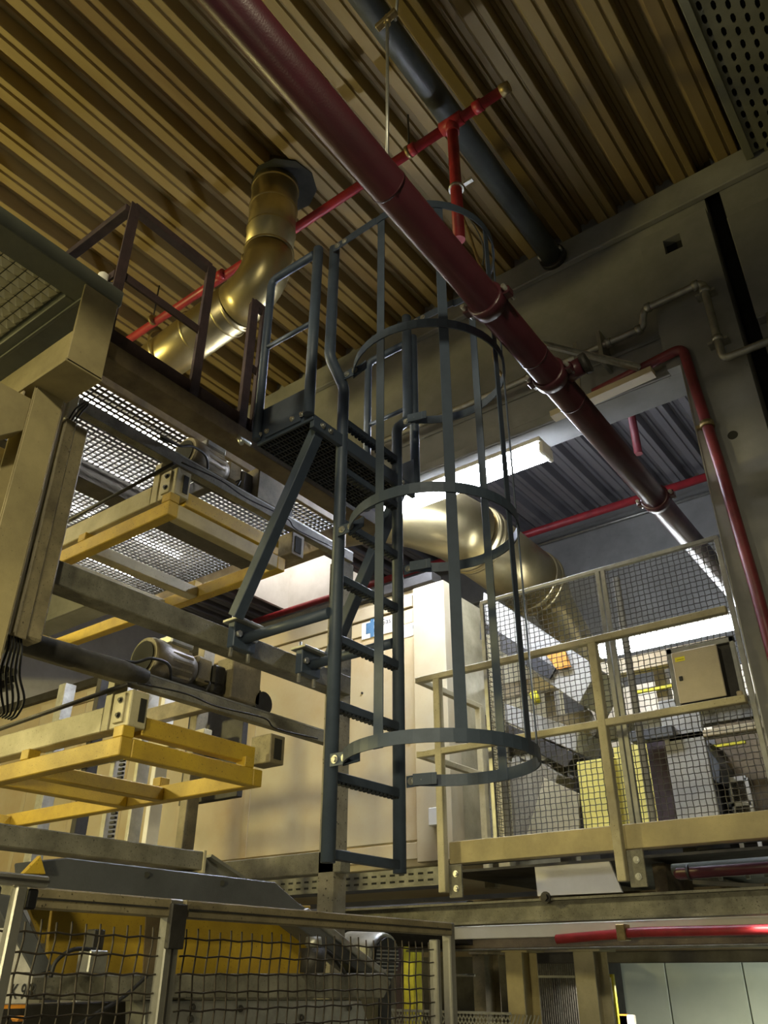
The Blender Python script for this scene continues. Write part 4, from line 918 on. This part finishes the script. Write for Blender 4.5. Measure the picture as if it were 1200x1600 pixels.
mk('folded_wing', G().prism([hx(40, 1405, XB-.1), hx(70, 1475, XB-.1), hx(82, 1405, XB-.1)], (-.02, 0, 0)), m_yel, yp, .002)
mk('gusset', G().prism([hx(36, 1365, XB+.03), hx(64, 1336, XB+.03), hx(72, 1366, XB+.03)], (-.02, 0, 0)), m_yel, yp, .002)
mk('brown_strip', G().prism([hx(228, 1415, XB-.125), hx(222, 1525, XB-.125), hx(250, 1525, XB-.125), hx(258, 1415, XB-.125)], (.004, 0, 0)), m_brownb, yp)
gb = thing('grey_base_frame', 'dirty grey base beams under the yellow machine panels, bottom left', 'machine frame', (XB, 2, -1.6))
mk('beam', G().prism([hx(55, 1523, XB+.02), hx(50, 1560, XB+.02), hx(600, 1560, XB+.02), hx(612, 1535, XB+.02), hx(600, 1520, XB+.02)], (-.1, 0, 0)), m_greyb, gb, .004)
mk('lower_plate', G().prism([hx(225, 1562, XB), hx(225, 1680, XB), hx(600, 1680, XB), hx(565, 1562, XB)], (-.1, 0, 0)), m_galv, gb, .004)
mk('dark_underside', G().prism([hx(-20, 1572, XB-.15), hx(-20, 1680, XB-.15), hx(235, 1680, XB-.15), hx(235, 1562, XB-.15)], (-.1, 0, 0)), m_dark, gb, .004)
mk('plate', G().prism([hx(52, 1525, XB+.1), hx(45, 1562, XB+.1), hx(225, 1565, XB+.1), hx(230, 1522, XB+.1)], (-.02, 0, 0)), m_greyb, gb, .004)
for (px, py) in ((300, 1574), (375, 1576), (470, 1590), (545, 1575), (297, 1592)): mk('bolt', boltg(hx(px, py, XB+.002), (1, 0, 0), .008), m_dark, gb)
kp = thing('number_plate', 'white plate reading K 963 behind the fence at the bottom left', 'sign', tuple(hx(30, 1572, XB+.13)))
a = hx(-20, 1569, XB+.13); b_ = hx(52, 1521, XB+.13)
mk('plate', G().box(XB+.12, XB+.13, a.y, b_.y, a.z, b_.z), m_bulk, kp)
q_ = hx(14, 1561, XB+.131)
text('K 963', .052, kp, m_ink, face_posx(XB+.131, q_.y, q_.z) @ Matrix.Diagonal((.62, 1, 1, 1)))
mk('upper_plate', G().prism([hx(-20, 1450, XB+.12), hx(-20, 1519, XB+.12), hx(50, 1519, XB+.12), hx(22, 1468, XB+.12), hx(12, 1450, XB+.12)], (-.01, 0, 0)), m_bulk, kp)
mk('orange_edge', G().box(XB+.10, XB+.125, a.y, b_.y, a.z-.012, a.z-.003), m_orange, kp)
bx('orange_block', 'small orange block at the bottom left behind the front fence', 'block', m_orange, 14, 1596, 27, 1588, 1.3, .03)
mo = thing('fan_motor', 'grey motor with a ribbed black fan grille behind the front fence', 'motor', tuple(hx(560, 1530, -2.9)))
a = hit(545, 1490, 'x', -2.95); c_ = hit(602, 1497, 'x', -2.72)
mk('body', G().tube([a, Vector(c_)-(Vector(c_)-Vector(a))*.1, c_], [.10, .11, .105], 24), m_galv, mo)
mk('foot_bracket', G().box(min(a.x, c_.x), max(a.x, c_.x), (a.y+c_.y)/2-.05, (a.y+c_.y)/2+.05, -1.6, a.z-.08), m_dark, mo, .004)
dd = (Vector(c_)-Vector(a)).normalized()
mk('fan_grille', G().tube([Vector(c_), Vector(c_)+dd*.012], .09, 24), m_black, mo)
sd_ = dd.cross(Vector((0, 0, 1))).normalized()
for k in range(-5, 6):
    hw = math.sqrt(max(0, .09**2-(k*.016)**2)); p_ = Vector(c_)+dd*.014+Vector((0, 0, k*.016)); mk('grille_rib', G().bar(p_-sd_*hw, p_+sd_*hw, .004, .006), m_galv, mo)
m2 = thing('small_drive_motor', 'small dark motor with a capped top beside the yellow panel', 'motor', tuple(hx(490, 1520, -2.45)))
c_ = hx(488, 1520, -2.45)
mk('body', G().tube([c_, c_+Vector((0, 0, .085))], .05, 18), m_dark, m2)
mk('cap', G().tube([c_+Vector((0, 0, .085)), c_+Vector((0, 0, .095)), c_+Vector((0, 0, .125))], [.02, .035, .030], 16), m_galv, m2)
mk('cable', G().wire([c_+Vector((0, .03, .09)), c_+Vector((0, .1, .07)), c_+Vector((0, .16, .03)), c_+Vector((0, .2, .0))], .007, 8), m_black, m2)
m3 = thing('sensor_unit', 'grey sensor unit with a dark cap in front of the yellow panel', 'sensor', tuple(hx(142, 1522, -2.35)))
c_ = hx(140, 1521, -2.35)
mk('body', G().box(c_.x-.03, c_.x+.03, c_.y-.03, c_.y+.035, c_.z, c_.z+.06), m_galv, m3, .004)
mk('cap', G().box(c_.x-.02, c_.x+.02, c_.y-.02, c_.y+.02, c_.z+.06, c_.z+.115), m_dark, m3, .003)
mk('cable', G().wire([c_+Vector((.02, 0, .06)), c_+Vector((.02, -.08, .06)), c_+Vector((.02, -.13, .03)), c_+Vector((.02, -.14, -.01))], .006, 8), m_black, m3)
mk('cable', G().wire([hx(230, 1525, -2.35), hx(190, 1560, -2.35), hx(140, 1590, -2.35), hx(90, 1625, -2.35)], .006, 8), m_black, m3)

# ---------------------------------------------------------------- front mesh fence
XF = -1.6
ff = thing('front_mesh_fence', 'aluminium framed wire mesh fence along the bottom left foreground', 'fence', (XF, 1.7, -1.6))
zt = .150; ya, yb, yc = .96, 1.335, 2.46
for (y0, y1) in ((ya, yb-.02), (yb+.02, yc)):
    r_ = mk('top_rail', G().box(XF-.03, XF, y0, y1, zt-.038, zt), m_tand, ff, .003)
    mk('rail_groove', G().box(XF-.001, XF+.002, y0+.01, y1-.01, zt-.022, zt-.018), m_dark, r_)
mk('post', G().box(XF-.03, XF, yb-.025, yb+.015, -1.6, zt), m_alu, ff, .003)
mk('post_groove', G().box(XF, XF+.002, yb-.008, yb-.002, -1.6, zt-.05), m_dark, ff)
mk('post', G().box(XF-.035, XF-.003, yc-.01, yc+.02, -1.6, zt), m_alu, ff, .003)
mk('post', G().box(XF-.035, XF-.003, yc-.085, yc-.065, -1.6, zt-.05), m_alu, ff, .003)
mk('post_clamp', G().box(XF-.005, XF+.01, yb-.025, yb+.02, zt-.10, zt-.01), m_dark, ff, .002)
XQ = -1.45
q0, q1, q2 = hit(38, 1378, 'x', XQ), hit(-14, 1370, 'x', XQ), hit(78, 1374, 'x', XQ)
mk('end_post', G().box(XQ-.02, XQ, q0.y-.011, q0.y+.011, -1.6, q1.z-.010), m_alu, ff, .003)
mk('tee_rail', G().box(XQ-.02, XQ, q1.y, q2.y, q1.z-.010, q1.z+.010), m_alu, ff, .003)
mk('tee_rail_groove', G().box(XQ, XQ+.002, q1.y, q2.y, q1.z-.002, q1.z+.002), m_dark, ff)
for y in (q0.y-.045, q0.y+.026): mk('bracket', G().box(XQ-.03, XQ-.005, y-.010, y+.010, q1.z-.045, q1.z-.012), m_black, ff, .003)
def fw(y0, y1, n, nh, zb=-1.0):
    f = None; zt_ = zt-.058
    for i in range(n):
        y = y0+(y1-y0)*(i+.5)/n
        if f is None:
            m_ = 34; f = mk('upright_wire', G().tube([(XF-.02, y+.003*math.sin(k*1.57), zb+(zt_-zb)*k/m_) for k in range(m_+1)], .0021, 6), m_wire, ff); cz_ = W[f.name].z-1.6
        else: stamp(f, (XF-.02, y, cz_+random.uniform(-.004, .004)), ff)
    f = None
    for i in range(nh):
        z = zt_-.020-i*.035
        if f is None: f = mk('cross_wire', G().tube([(XF-.014, y0+(y1-y0)*k/40, z+.0018*math.sin(k*1.57)) for k in range(41)], .0020, 6), m_wire, ff); cy_ = W[f.name].y; dz_ = W[f.name].z-1.6-z
        else: stamp(f, (XF-.014, cy_, z+dz_), ff)
fw(.62, yb-.03, 20, 24)
fw(yb+.03, yc-.09, 29, 24)
for o in list(COL.objects):
    if o.parent is None and o.type == 'LIGHT': pass
